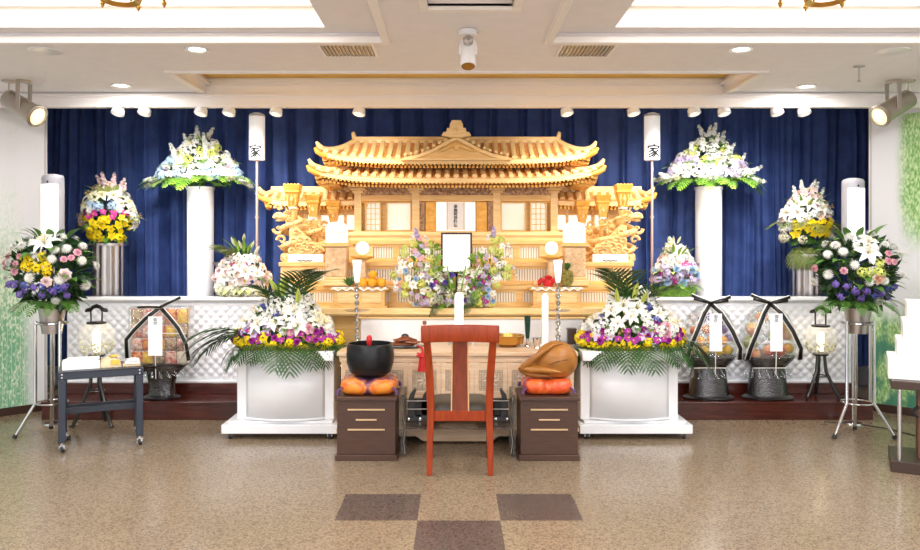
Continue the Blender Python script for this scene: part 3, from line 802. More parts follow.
pillar('middle carved dragon pillar before the wing on the orange pile side', 313.5, 7.29, 1.955, .125, 1, INNc)
pillar('innermost carved dragon pillar before the wing on the orange pile side', 333.5, 7.45, 1.905, .12, 1, INNc)
pillar('outermost carved dragon pillar before the wing on the pineapple side', 623, 7.12, 2.04, .135, -1, OUT)
pillar('middle carved dragon pillar before the wing on the pineapple side', 602.5, 7.29, 1.955, .125, -1, INNc)
pillar('innermost carved dragon pillar before the wing on the pineapple side', 582, 7.45, 1.905, .12, -1, INNc)
# a carved slope of clouds running down from each row of pillars
for s, lab in ((-1, 'carved cloud relief board at the foot of the pillars on the orange pile side'), (1, 'carved cloud relief board at the foot of the pillars on the pineapple side')):
    x = X(306 if s < 0 else 610, 7.02)
    t = thing('cloud_relief', lab, 'carving', (x, 7.03, TB))
    m = MB(); m.box(-.16, .16, -.03, .01, 0, .07); m.build('plinth', WHITE, t, bev=.004)
    m = MB(); m.tube([(-.07 + .012 * k, -.034, .014 + .006 * math.sin(k * 1.9)) for k in range(12)], .004, 6); m.build('dark_inlay', BLACK, t)
    m = MB(); m.prism([(-.15 * s * -1, .07), (.15 * s * -1, .07), (.13 * s * -1, .16), (.05 * s * -1, .19), (-.03 * s * -1, .27), (-.1 * s * -1, .34), (-.15 * s * -1, .33)], -.015, .008)
    for k in range(14):
        u = k / 13; cx = (-.13 + .26 * u) * -s; cz = .1 + .2 * (1 - u) * ((k * 7) % 5) / 4
        m.tube([(cx + .035 * math.cos(q * .8) * (1 - q / 10), -.022, cz + .03 * math.sin(q * .8) * (1 - q / 10)) for q in range(8)], .011, 7)
    m.build('cloud_carving', CARVE, t)

# paper house lanterns and globes on carved stands
def stand_lantern(px, d, lab1, lab2, g):
    x = X(px, d); z0 = 1.136
    t = thing('carved_stand', lab2, 'stand', (x, d, z0), 'carved lantern stands')
    m = MB(); m.box(-.115, .115, -.1, .1, 0, .05); m.box(-.1, .1, -.088, .088, .05, .075); m.build('plinth', WOODG2, t, bev=.005)
    m = MB(); m.box(-.092, .092, -.08, .08, .075, .34); o = m.build('carved_shaft', STONE, t, bev=.012)
    m = MB(); rr = random.Random(px)
    for k in range(26):
        cx, cz = rr.uniform(-.075, .075), rr.uniform(.095, .32)
        m.tube([(cx + .02 * math.cos(q * .9) * (1 - q / 9), -.081, cz + .02 * math.sin(q * .9) * (1 - q / 9)) for q in range(7)], .007, 6)
    m.build('flower_relief', STONE, o)
    m = MB(); m.box(-.125, .125, -.105, .105, .34, .362); m.box(-.108, .108, -.092, .092, .362, .375); m.build('top_slab', WOODG, t, bev=.004)
    zt = z0 + .376
    t = thing('paper_house_lantern', lab1, 'lantern', (x, d, zt), 'white house-shaped paper lanterns')
    m = MB(); arc = [(.088 * math.cos(a), .125 + .055 * math.sin(a)) for a in [PI * i / 10 for i in range(11)]]
    m.prism([(-.088, 0), (.088, 0)] + arc, -.07, .07); m.build('paper_shade', GLOWP, t)
    m = MB()
    for k in range(-3, 4): m.box(k * .025 - .002, k * .025 + .002, -.073, -.07, .01, .13)
    for k in range(4): m.box(-.085, .085, -.073, -.07, .02 + k * .032, .024 + k * .032)
    m.build('lattice_lines', WOODG2, t)
stand_lantern(337, 6.86, 'white house-shaped paper lantern glowing on the orange pile side', 'stone-pink carved stand under the paper lantern on the orange pile side', 1)
stand_lantern(574, 6.86, 'white house-shaped paper lantern glowing on the pineapple side', 'stone-pink carved stand under the paper lantern on the pineapple side', 1)
def globe(px, d, lab1, lab2):
    x = X(px, d); z0 = 1.136; zt = Z(257, d)
    t = thing('globe_stand', lab2, 'stand', (x, d, z0), 'carved globe stands')
    h = zt - z0
    m = MB(); m.lathe([(.001, 0), (.06, 0), (.055, .02), (.03, .04), (.001, .04)], 18); m.build('foot', WOODG2, t)
    m = MB(); m.lathe([(.001, .03), (.03, .035), (.042, .08), (.035, .12), (.03, h - .04), (.05, h - .02), (.001, h - .02)], 18, None, 1, 1, .06, 8); m.build('carved_shaft', STONE, t)
    m = MB(); m.lathe([(.001, h - .022), (.05, h - .022), (.1, h - .006), (.104, h + .006), (.06, h + .006), (.001, h + .004)], 6); m.build('lotus_plate', GOLDW, t)
    t = thing('globe_lamp', lab1, 'lamp', (x, d, zt + .007), 'round white globe lamps')
    m = MB(); m.lathe([(.001, 0), (.035, 0), (.03, .012), (.001, .012)], 16); m.build('lamp_base', GOLDW, t)
    m = MB(); m.ball((0, 0, .07), .06, 20, 12); m.build('globe_shade', GLOWP, t)
globe(362.5, 6.87, 'round white globe lamp on a gold plate above the orange pile', 'carved stand with a gold plate rising behind the orange pile')
globe(551.5, 6.87, 'round white globe lamp on a gold plate above the red offering', 'carved stand with a gold plate rising behind the red offering')

# offering boxes on the counter, with fruit
def offer(px0, px1, lab):
    d = 6.62; x0, x1 = X(px0, d), X(px1, d); c = (x0 + x1) / 2; w = (x1 - x0) / 2
    t = thing('offering_box', lab, 'offering box', (c, 6.705, .956), 'wooden offering boxes')
    m = MB(); m.box(-w, w, -.08, .08, 0, .015); m.box(-w + .02, w - .02, -.07, .07, .015, .15); m.box(-w - .012, w + .012, -.088, .088, .15, .166); m.build('box_body', WOODG, t, bev=.003)
    m = MB(); m.box(-w + .05, -.02, -.078, -.07, .04, .13); m.box(.02, w - .05, -.078, -.07, .04, .13); m.build('front_panel', WOODG2, t, bev=.004)
    m = MB(); m.grid(lambda u, v: ((-w + 2 * w * u) * .98, -.1 + .17 * v, .169 + .008 * math.sin(u * 40) * (1 - v) - (.016 if v < .1 else 0)), 60, 6); m.build('paper_liner', PAPER, t, solid=.002)
    return c
co = offer(331, 387, 'low wooden offering box carrying the oranges')
cp = offer(531, 583, 'low wooden offering box carrying the pineapple and red offering')
ZO = .956 + .1695
ro = .039
xo = X(371, 6.7)
for k, (dx, dy, dz, lab) in enumerate(((-.066, -.025, 0, 'one of the oranges in the bottom layer of the pile on the altar'), (.014, -.035, 0, ''), (.092, -.02, 0, ''), (-.02, .04, 0, ''), (.058, .04, 0, ''), (.016, .0, .066, 'single orange crowning the pile on the altar'))):
    last = lab or last
    t = thing('orange', last, 'fruit', (xo + dx, 6.695 + dy, ZO + .008 + dz), 'oranges piled on the altar')
    m = MB(); m.ball((0, 0, ro * .93), ro, 16, 10, (1, 1, .93)); m.build('peel', ORANGE, t)
    m = MB(); m.lathe([(.001, ro * 1.84), (.006, ro * 1.86), (.001, ro * 1.9)], 6); m.build('stem_end', PINEL, t)
xp = X(567, 6.7)
t = thing('pineapple', 'upright pineapple with a green leaf crown on the altar', 'fruit', (xp, 6.70, ZO + .009))
m = MB(); m.lathe([(.001, 0), (.035, .004), (.052, .04), (.054, .09), (.044, .13), (.02, .142), (.001, .143)], 18, None, 1, 1, .05, 9); m.build('fruit_body', PINE, t)
m = MB()
for k in range(22): m.petal(.085 - .002 * k, .011, k * 2.4, R(35 + k * 2.2), R(-20), 3, .006, .135 + .001 * k)
m.build('leaf_crown', PINEL, t)
for dx, dy, r, lab in ((-.05, 0, .04, 'red silk ball lying on the offering box before the globe stand'),):
    pass
xr = X(548, 6.7)
t = thing('red_offering', 'bright red knotted silk offering beside the pineapple on the altar', 'offering', (xr, 6.69, ZO + .009))
m = MB(); m.lathe([(.001, 0), (.03, 0), (.04, .03), (.02, .06), (.03, .085), (.001, .1)], 14, None, 1.2, .9, .08, 5); m.build('knot', REDM, t)
for k in (-1, 1):
    m = MB(); m.tube([(k * .015, 0, .05), (k * .06, -.01, .055), (k * .08, -.01, .03), (k * .075, 0, .012)], [.014, .024, .022, .012], 10); m.build('loop', REDM, t)
m = MB(); m.ball((-.115, -.01, .026), .027, 14, 8); tag(m.build('lychee', APPLE, None, (xr, 6.69, ZO + .009)), 'pinkish round fruit beside the red silk offering', 'fruit')
m = MB()
for k in range(14): m.petal(.1, .016, k * 2.4, R(50 + (k % 4) * 10), R(30), 4, .005, .0)
tag(m.build('green_sprig', PINEL, None, (X(349.5, 6.7), 6.7, ZO + .009)), 'small green sprig behind the candlestick on the orange offering box', 'sprig')

# ================================================================ white fronted altar box, photo, tablets
t = thing('white_altar_counter', 'white cloth covered counter standing before the golden altar tiers', 'counter', (AX, 6.585, 0))
m = MB(); m.box(-.80, 1.06, -.085, -.005, 0, .875); m.build('cloth_front', WHITEC, t, bev=.01)
m = MB(); m.box(-.82, 1.08, -.1, .005, .875, .884); m.build('counter_top', WOODG2, t, bev=.003)
# ================================================================ offering table with carved lattice front
x0, x1 = X(337, 5.87), X(578, 5.87); tc = (x0 + x1) / 2; tw = (x1 - x0) / 2
t = thing('offering_table', 'long pale wood offering table with carved lattice front panels', 'table', (tc, 5.87, 0))
m = MB(); m.box(-tw, tw, -.015, .60, .655, .685); m.box(-tw + .015, tw - .015, .0, .59, .632, .655); m.build('table_top', LTWOOD, t, bev=.004)
m = MB(); m.box(-tw + .03, tw - .03, .012, .57, .33, .632); m.box(-tw + .02, tw - .02, .0, .03, .33, .36); m.box(-tw + .02, tw - .02, .0, .03, .605, .632); m.box(-tw + .02, tw - .02, .004, .03, .575, .585); m.build('apron_body', LTWOOD, t, bev=.003)
n = 7
for k in range(n):
    c = -tw + .03 + (k + .5) * (2 * tw - .06) / n; w = (tw - .03) / n
    m = MB(); m.box(c - w, c - w + .035, .0, .02, .36, .605); m.box(c + w - .035, c + w, .0, .02, .36, .605); m.box(c - w + .03, c + w - .03, .002, .02, .545, .60); m.box(c - w + .03, c + w - .03, .002, .02, .36, .39)
    o = m.build('panel_frame', LTWOOD, t, bev=.004)
    m = MB(); m.box(c - w + .035, c + w - .035, .0085, .0115, .39, .545)
    m.build('lattice_ground', pm('lattice_ground', (196, 164, 132), .6, var=.15), o); m = MB()
    q = 9
    for i in range(q):
        a = c - w + .035 + (i + .5) * (2 * w - .07) / q; m.box(a - .004, a + .004, .004, .0085, .39, .545)
        b = .39 + (i + .5) * .155 / q; m.box(c - w + .035, c + w - .035, .004, .0085, b - .003, b + .003)
    for i in range(8):
        an = i * PI / 4; m.tube([(c + .05 * math.cos(an) * s, .004, .467 + .05 * math.sin(an) * s) for s in (.2, .6, 1)] + [(c + .062 * math.cos(an + .4), .004, .467 + .058 * math.sin(an + .4))], [.008, .01, .007, .002], 6)
    m.build('lattice_carving', LATT, o)
m = MB(); m.box(-tw + .05, tw - .05, .03, .55, .1, .33); m.build('recessed_plinth', LTWOOD, t)
prof = []; N = 80
for i in range(N + 1):
    u = i / N; x = -tw + 2 * tw * u; e = abs(x)
    z = .012 if (e < .26 or e > tw - .12) else .05
    if .26 <= e < .34: z = .012 + .038 * smooth((e - .26) / .08) + .012 * math.sin((e - .26) / .08 * PI)
    prof.append((x, z))
m = MB(); m.prism(prof + [(tw, .088), (-tw, .088)], .0, .025); m.box(-tw - .006, tw + .006, -.01, .56, .088, .108)
for s in (-1, 1): m.box(s * tw - .04 if s > 0 else -tw, s * tw if s > 0 else -tw + .04, 0, .56, 0, .09)
m.build('scalloped_base', LTWOOD, t, bev=.002)

# clear acrylic stand in front of it, with a smoked shelf and black rack
ax0, ax1 = X(401, 5.68), X(515, 5.68); ac = (ax0 + ax1) / 2; aw = (ax1 - ax0) / 2 - .02
t = thing('acrylic_stand', 'low clear acrylic stand with a smoked shelf between the two brown cabinets', 'stand', (ac, 5.68, 0))
for sx in (-1, 1):
    for y in (-.155, .155):
        m = MB(); m.box(sx * aw - .012, sx * aw + .012, y - .012, y + .012, 0, .43); m.build('leg', ACRYL, t)
    m = MB(); m.box(sx * aw - .004, sx * aw + .004, -.143, .143, .2, .43); m.build('side_panel', ACRYL, t)
    m = MB(); m.tube([(sx * (aw - .02), -.172, .012), (sx * (aw - .008), -.172, .1), (sx * (aw - .02), -.172, .2)], .006, 8); m.build('chrome_foot', CHROME, t)
m = MB(); m.box(-aw + .012, aw - .012, -.168, .16, .185, .2); m.build('shelf', SMOKE, t)
t = thing('black_rack', 'black folding rack with curved uprights and steel rods standing on the smoked shelf', 'rack', (ac, 5.74, .2005))
for x in (-aw + .06, -aw + .16, aw - .16, aw - .06):
    s = -1 if x < 0 else 1
    m = MB(); m.prism([(x - s * .03, 0), (x + s * .035, 0), (x + s * .035, .12), (x + s * .02, .19), (x - s * .015, .235), (x - s * .03, .225), (x - s * .012, .17), (x - s * .03, .1)], -.03, .03); m.build('upright', BLACK, t, bev=.003)
m = MB(); m.box(-aw + .02, aw - .02, -.05, .05, 0, .035); m.build('base_bar', BLACK, t, bev=.003)
for z in (.09, .15):
    m = MB(); m.tube([(-aw + .02, -.04, z), (aw - .02, -.04, z)], .005, 8); m.build('steel_rod', CHROME, t)
for x in (-aw + .035, -aw + .12, aw - .12, aw - .035):
    m = MB(); m.lathe([(.001, -.012), (.011, -.009), (.013, 0), (.001, 0)], 12, Matrix.Translation((x, -.05, .02)) @ Matrix.Rotation(R(-90), 4, 'X')); m.build('bolt', CHROME, t)
for s in (-1, 1):
    m = MB(); m.box(s * (aw - .165) - .095, s * (aw - .165) + .095, -.03, .03, .036, .16); m.build('folded_seat', BLACKM, t, bev=.01)

# ================================================================ chair
cx = X(460, 5.05)
t = thing('wooden_chair', 'cherry wood chair seen from behind with a broad centre splat and dark leather seat', 'chair', (cx, 5.06, 0))
def leg(pts, w, d):
    m = MB(); vs = []; fs = []
    for (x, y, z), ww, dd in zip(pts, w, d):
        vs += [(x - ww, y - dd, z), (x + ww, y - dd, z), (x + ww, y + dd, z), (x - ww, y + dd, z)]
    for i in range(len(pts) - 1):
        for j in range(4): fs.append((4 * i + j, 4 * i + (j + 1) % 4, 4 * i + 4 + (j + 1) % 4, 4 * i + 4 + j))
    fs.append((3, 2, 1, 0)); k = 4 * len(pts) - 4; fs.append((k, k + 1, k + 2, k + 3))
    m.add(vs, fs); return m
for s in (-1, 1):
    leg([(s * .198, -.01, 0), (s * .194, .01, .25), (s * .19, .02, .42), (s * .196, .01, .62), (s * .207, -.03, .80), (s * .214, -.06, .89)], [.018, .021, .024, .025, .024, .022], [.018, .02, .024, .022, .018, .016]).build('rear_leg', CHAIRW, t, bev=.004)
    leg([(s * .205, .41, 0), (s * .207, .405, .2), (s * .207, .40, .40)], [.016, .019, .022], [.016, .019, .022]).build('front_leg', CHAIRW, t, bev=.004)
    m = MB(); m.box(s * .19 - .011, s * .19 + .011, .03, .4, .36, .41); m.build('side_rail', CHAIRW, t, bev=.003)
    m = MB(); m.box(s * .2 - .009, s * .2 + .009, .02, .4, .16, .185); m.build('side_stretcher', CHAIRW, t, bev=.003)
m = MB(); m.box(-.19, .19, .005, .03, .345, .412); m.build('rear_rail', CHAIRW, t, bev=.003)
m = MB(); m.box(-.19, .19, .39, .41, .36, .41); m.build('front_rail', CHAIRW, t, bev=.003)
m = MB(); m.grid(lambda u, v: V((-.25 + .5 * u, -.075 + .02 * math.cos((u - .5) * PI) + (.0 if v < .5 else 0) - .02 * (.0), .866 + .108 * v + .004 * math.sin(u * PI))), 16, 2)
m.build('top_rail', CHAIRW, t, solid=.034, bev=.004)
leg([(0, .018, .40), (0, .012, .6), (0, -.02, .78), (0, -.045, .87)], [.055, .052, .05, .05], [.008, .008, .008, .008]).build('back_splat', CHAIRP, t, bev=.004)
m = MB()
for s in (-1, 1):
    b = len(m.v)
    q = leg([(s * .056, .012, .40), (s * .053, .006, .6), (s * .051, -.026, .78), (s * .051, -.05, .87)], [.004] * 4, [.006] * 4); m.add(q.v, q.f)
m.build('splat_edging', pm('pale_edge', (226, 178, 130), .4), t)
m = MB()
def seat(u, v):
    x = (u - .5) * 2; y = (v - .5) * 2
    e = (1 - abs(x) ** 5) * (1 - abs(y) ** 5)
    return (x * .205, .215 + y * .2, .413 + .05 * max(0, e) ** .45)
m.grid(seat, 24, 24); m.box(-.205, .205, .015, .415, .405, .416); m.build('seat_cushion', SEATM, t)

# ================================================================ cabinets, cushions, bowl, wooden fish
def cabinet(px0, px1, lab):
    d = 5.38; x0, x1 = X(px0, d), X(px1, d); c = (x0 + x1) / 2; w = (x1 - x0) / 2 - .012
    t = thing('brown_cabinet', lab, 'cabinet', (c, d, 0), 'dark brown bedside-height cabinets')
    m = MB(); m.box(-w, w, .012, .36, .04, .415); m.build('body', DKBR, t, bev=.003)
    m = MB(); m.box(-w - .012, w + .012, -.005, .372, .415, .441); m.build('top_board', DKBR, t, bev=.004)
    m = MB(); m.box(-w - .012, w + .012, .0, .37, 0.0, .04); m.build('plinth', DKBR, t, bev=.004)
    for z, hw in ((.352, .128), (.282, .072), (.214, .128)):
        m = MB(); m.box(-hw, hw, .004, .0125, z - .005, z + .005); m.build('inlay_handle', pm('pale_inlay', (214, 180, 138), .4), t, bev=.001)
    return c
ca = cabinet(335, 397, 'dark brown cabinet with gold inlay lines carrying the black singing bowl')
cb = cabinet(519, 580, 'dark brown cabinet with gold inlay lines carrying the wooden fish drum')
def patch_mat(name, cols):
    m = bpy.data.materials.new(name); m.use_nodes = True
    nt = m.node_tree; n = nt.nodes; l = nt.links; bs = n['Principled BSDF']; bs.inputs['Roughness'].default_value = .38; bs.inputs['Coat Weight'].default_value = .2
    tc = n.new('ShaderNodeTexCoord'); v = n.new('ShaderNodeTexNoise'); v.inputs['Scale'].default_value = 7.5; v.inputs['Detail'].default_value = 2.5; v.inputs['Distortion'].default_value = .6
    l.new(tc.outputs['Object'], v.inputs['Vector'])
    cr = n.new('ShaderNodeValToRGB'); e = cr.color_ramp.elements
    e[0].position = cols[0][0]; e[0].color = lin(cols[0][1]); e[1].position = cols[-1][0]; e[1].color = lin(cols[-1][1])
    for p, c in cols[1:-1]: q = e.new(p); q.color = lin(c)
    l.new(v.outputs['Fac'], cr.inputs['Fac']); l.new(cr.outputs['Color'], bs.inputs['Base Color'])
    return m
CUSH = patch_mat('brocade_cushion', [(.3, (92, 52, 84)), (.42, (150, 66, 60)), (.5, (226, 110, 34)), (.6, (240, 150, 56)), (.72, (198, 74, 32))])
CUSH2 = patch_mat('brocade_cushion_red', [(.32, (110, 60, 110)), (.4, (206, 66, 34)), (.52, (238, 112, 48)), (.62, (226, 76, 36)), (.72, (244, 160, 110))])
def lobe_mat():
    m = bpy.data.materials.new('brocade_lobes'); m.use_nodes = True
    nt = m.node_tree; n = nt.nodes; l = nt.links; bs = n['Principled BSDF']; bs.inputs['Roughness'].default_value = .38; bs.inputs['Coat Weight'].default_value = .2
    tc = n.new('ShaderNodeTexCoord'); s = n.new('ShaderNodeSeparateXYZ'); l.new(tc.outputs['Object'], s.inputs[0])
    def M_(op, a, b=None):
        q = n.new('ShaderNodeMath'); q.operation = op
        for i, v in enumerate((a, b)):
            if v is None: continue
            if isinstance(v, float): q.inputs[i].default_value = v
            else: l.new(v, q.inputs[i])
        return q.outputs[0]
    nz = n.new('ShaderNodeTexNoise'); nz.inputs['Scale'].default_value = 22; nz.inputs['Detail'].default_value = 4; l.new(tc.outputs['Object'], nz.inputs['Vector'])
    dx = M_('DIVIDE', M_('SUBTRACT', M_('ABSOLUTE', s.outputs['X']), .112), .108); dz = M_('DIVIDE', M_('SUBTRACT', s.outputs['Z'], .05), .066)
    d = M_('ADD', M_('ADD', M_('MULTIPLY', dx, dx), M_('MULTIPLY', dz, dz)), M_('MULTIPLY', M_('SUBTRACT', nz.outputs['Fac'], .5), 1.2))
    cr = n.new('ShaderNodeValToRGB'); e = cr.color_ramp.elements
    e[0].position = .1; e[0].color = lin((244, 150, 52)); e[1].position = 1; e[1].color = lin((88, 54, 84))
    for p, c in ((.4, (226, 104, 30)), (.62, (240, 140, 60)), (.75, (150, 84, 84))): q = e.new(p); q.color = lin(c)
    l.new(M_('MULTIPLY', d, .75), cr.inputs['Fac']); l.new(cr.outputs['Color'], bs.inputs['Base Color'])
    return m
CUSHL = lobe_mat()
def cushion(c, lab, mat, hw, h):
    t = thing('brocade_cushion', lab, 'cushion', (c, 5.57, .442))
    m = MB(); N = 40
    pr = [(.55, 0), (.82, .04), (.97, .22), (1, .48), (.95, .74), (.74, .9), (.4, .86), (.001, .8)]
    vs = []; fs = []
    for r, z in pr:
        for i in range(N):
            a = 2 * PI * i / N; sq = 1 / max(abs(math.cos(a)), abs(math.sin(a))) ; q = 1 + (sq - 1) * .45 + .05 * math.cos(a * 4) * 0
            pl = 1 - .10 * abs(math.cos(2 * a)) ** 8 * (0.5 if z > .8 else 1)
            xx = math.cos(a) * r * q * pl * hw; k_ = math.exp(-(xx / (hw * .16)) ** 2) * max(0, -math.sin(a)); vs.append((xx, math.sin(a) * r * q * pl * hw * .85 * (1 - .1 * k_), z * h * (1 - .22 * k_ * (r > .7))))
    k = len(pr)
    for j in range(k - 1):
        for i in range(N): fs.append((j * N + i, j * N + (i + 1) % N, (j + 1) * N + (i + 1) % N, (j + 1) * N + i))
    fs.append(tuple(range(N - 1, -1, -1))); m.add(vs, fs)
    m.build('pillow_body', mat, t, sharp=70)
    for sx in (-1, 1):
        for sy in (-1, 1):
            m = MB(); m.tube([(sx * hw * .82, sy * hw * .72, h * .45), (sx * hw * .96, sy * hw * .83, h * .3), (sx * hw * .98, sy * hw * .85, .012)], [.006, .01, .012], 8); m.build('corner_tassel', pm('purple_silk', (96, 60, 110), .5, var=.2), t)
cushion(ca + .005, 'orange and purple brocade cushion under the black singing bowl', CUSHL, .21, .13)
cushion(cb + .0, 'red orange brocade cushion under the wooden fish drum', CUSH2, .185, .12)
zb = .442 + .13 * .9
t = thing('singing_bowl', 'large black singing bowl resting on the orange brocade cushion', 'singing bowl', (X(370, 5.55), 5.57, zb + .002))
m = MB(); m.lathe([(.001, 0), (.11, .002), (.148, .03), (.166, .09), (.170, .15), (.164, .21), (.157, .228), (.151, .23), (.15, .222), (.157, .15), (.15, .06), (.1, .02), (.001, .016)], 40); m.build('bowl_body', BOWLB, t)
t = thing('bell_striker', 'red padded striker poking out of the black singing bowl', 'striker', (X(369, 5.55), 5.565, zb + .036))
m = MB(); m.tube([(0, .05, .0), (0, .01, .19)], .009, 10); m.build('handle', BROWNL, t)
m = MB(); m.lathe([(.001, .17), (.014, .175), (.02, .2), (.02, .235), (.012, .25), (.001, .252)], 14); m.build('padded_tip', REDM, t)
zf = .442 + .12 * .9
t = thing('wooden_fish', 'round tan wooden fish drum with a slit and curled handle on its cushion', 'wooden drum', (X(551, 5.55), 5.57, zf + .003))
m = MB()
def mok(u, v):
    a = 2 * PI * u; b = PI * v; r = math.sin(b) ** .9
    p = V((.032 - math.cos(b) * .158, math.cos(a) * r * .14, math.sin(a) * r * .138))
    k = max(0, -p.x + .05) / .2                                  # draw the striking end down into a lip
    p.z -= .05 * k * k; p.y *= 1 - .25 * k
    return (p.x, p.y, max(-.112, p.z) + .115)
m.grid(mok, 44, 30, cu=True)
m.tube([(-.02, -.03, .065), (-.1, -.035, .045), (-.165, -.035, .045), (-.2, -.03, .06), (-.212, -.03, .078)], [.07, .052, .04, .036, .03], 14)
m.build('drum_body', FISHW, t, sharp=60)
FISHD = pm('fish_slit', (96, 52, 20), .6)
m = MB(); m.tube([(.06, -.127, .065), (.12, -.10, .075), (.165, -.065, .09), (.18, -.03, .1)], [.003, .007, .007, .003], 8); m.build('sound_slit', FISHD, t)
m = MB()
m.tube([(-.205, -.06, .075), (-.165, -.075, .105), (-.115, -.09, .15), (-.06, -.1, .195), (.01, -.085, .235), (.08, -.06, .243)], [.02, .024, .022, .018, .012, .003], 12)
m.tube([(-.2, -.06, .06), (-.15, -.088, .06), (-.08, -.11, .062), (-.01, -.132, .06), (.06, -.135, .05)], [.02, .026, .022, .016, .004], 12)
m.tube([(-.2, -.05, .04), (-.15, -.07, .025), (-.09, -.085, .02), (-.02, -.1, .018)], [.014, .018, .016, .006], 10)
for k in range(4): m.tube([(-.205 + .018 * k, -.075, .055), (-.2 + .02 * k, -.08, .075), (-.19 + .02 * k, -.078, .092)], [.004, .006, .003], 6)
m.build('curled_handle', FISHW, t)
m = MB(); m.tube([(-.03, -.128, .1), (.03, -.138, .125), (.09, -.13, .135), (.14, -.098, .125)], [.002, .004, .004, .002], 6)
m.build('carved_line', FISHD, t)

# ================================================================ small things on the offering table
ZT = .6855
def candle(px, lab):
    d = 6.3; x = X(px, d)
    t = thing('candlestick', lab, 'candlestick', (x, d, ZT), 'tall silver candlesticks')
    pr = [(.001, 0), (.058, 0), (.056, .012), (.03, .022), (.016, .04)]
    z = .04
    while z < .42:
        pr += [(.009, z + .006), (.017, z + .016), (.024, z + .028), (.017, z + .04), (.009, z + .048)]; z += .054
    pr += [(.012, z + .01), (.022, z + .03), (.001, z + .034)]
    m = MB(); m.lathe(pr, 18); m.build('beaded_shaft', CHROME, t); zt = z + .034
    m = MB(); m.lathe([(.001, .27), (.09, .272), (.105, .28), (.1, .283), (.001, .277)], 22); m.build('drip_tray', CHROME, t)
    m = MB(); m.lathe([(.001, zt - .004), (.018, zt), (.024, zt + .03), (.034, zt + .14), (.038, zt + .175), (.036, zt + .178), (.001, zt + .172)], 18); m.build('lamp_cup', GLOWP, t)
candle(357, 'tall beaded silver candlestick beside the oranges with a white lamp cup')
candle(558, 'tall beaded silver candlestick beside the pineapple with a white lamp cup')
d = 6.25
t = thing('white_tablet', 'slim white memorial tablet standing behind the chair top rail', 'tablet', (X(459, d), d, ZT))
m = MB(); m.box(-.035, .035, -.025, .025, .07, .40); m.prism([(-.035, .40), (.035, .40), (.02, .425), (-.02, .425)], -.025, .025); m.build('tablet_body', GLOWP, t, bev=.003)  # tablet given a glow of its own, no lamp inside
m = MB(); m.box(-.05, .05, -.04, .04, .055, .07); m.build('tablet_base', PAPER, t, bev=.003)
m = MB()
for s in (-1, 1): m.tube([(s * .02, 0, .055), (s * .05, -.01, .03), (s * .085, -.02, .005)], .005, 8); m.tube([(s * .02, .02, .055), (s * .07, .05, .005)], .005, 8)
m.build('wire_feet', CHROME, t)
t = thing('white_tablet', 'tall narrow white tablet beside the silver candlestick and green vase', 'tablet', (X(545, 6.22), 6.22, ZT))
m = MB(); m.box(-.026, .026, -.018, .018, .02, .40); m.prism([(-.026, .40), (.026, .40), (.012, .42), (-.012, .42)], -.018, .018); m.build('tablet_body', PAPER, t, bev=.003)
m = MB(); m.box(-.05, .05, -.035, .035, 0, .02); m.build('tablet_base', PAPER, t, bev=.003)
t = thing('green_vase', 'slender dark green vase on a silver foot on the offering table', 'vase', (X(527.5, 6.2), 6.2, ZT))
m = MB(); m.lathe([(.001, 0), (.026, 0), (.024, .01), (.01, .02), (.012, .07), (.001, .07)], 16); m.build('silver_foot', CHROME, t)
m = MB(); m.lathe([(.001, .06), (.014, .062), (.02, .12), (.026, .24), (.024, .24), (.018, .12), (.001, .08)], 16); m.build('vase_body', GRNST, t)
t = thing('metal_cup', 'small silver cup between the green vase and the white tablet', 'cup', (X(537, 6.08), 6.08, ZT))
m = MB(); m.lathe([(.001, 0), (.026, 0), (.02, .012), (.03, .04), (.034, .085), (.031, .085), (.027, .04), (.001, .02)], 18); m.build('cup_body', CHROME, t)
t = thing('brass_bowl', 'shallow brass bowl on the offering table beside the chair top rail', 'bowl', (X(508, 6.2), 6.2, ZT))
m = MB(); m.lathe([(.001, 0), (.07, 0), (.072, .01), (.12, .025), (.13, .085), (.135, .09), (.122, .09), (.112, .035), (.001, .03)], 28); m.build('bowl_body', BRASS, t)
m = MB(); m.lathe([(.001, .05), (.114, .05), (.114, .054), (.001, .06)], 24); m.build('incense_ash', PAPER, t)
d = 6.12
t = thing('lacquer_tray', 'brown lacquer tray of folded ritual objects with a red tassel', 'tray', (X(405, d), d, ZT))
m = MB(); m.lathe([(.001, 0), (.12, 0), (.15, .014), (.147, .018), (.001, .008)], 28, None, 1, .6); m.build('tray_dish', BLACK, t)
for k, (dx, a, w) in enumerate(((-.03, .2, .1), (.02, -.3, .095), (0, .5, .08))):
    m = MB(); m.grid(lambda u, v: ((u - .5) * 2 * w, (v - .5) * .1, .025 + .018 * k + .03 * (1 - abs(u - .5) * 2) * math.sin(v * PI)), 10, 6, M=Matrix.Translation((dx, 0, 0)) @ Matrix.Rotation(a, 4, 'Z'))
    m.build('folded_fan', BROWNL, t, solid=.012)
m = MB(); m.ball((.0, 0, .09), .02, sc=(1.5, 1, 1)); m.build('dark_knob', BLACK, t)
m = MB(); m.tube([(.1, -.05, .02), (.14, -.14, .015), (.15, -.25, .014), (.152, -.285, .004), (.152, -.29, -.02)], .008, 8)
m.lathe([(.001, -.015), (.02, -.02), (.024, -.05), (.034, -.14), (.001, -.14)], 16, Matrix.Translation((.152, -.292, 0)), 1, .55, .15, 6)
for k in range(5): m.tube([(.152, -.292, -.03), (.152 + .05 * math.cos(k * .8 + .2), -.30, -.03 + .035 * math.sin(k * .8 - .3))], [.018, .006], 6)
m.build('red_tassel', REDM, t)
d = 6.4; x = X(461, d)
t = thing('small_altar_stand', 'small pale wooden stand with a black top just behind the white tablet', 'stand', (x, d, ZT))
m = MB(); m.box(-.115, .115, -.04, .04, .105, .125); m.build('black_top', BLACK, t, bev=.002)
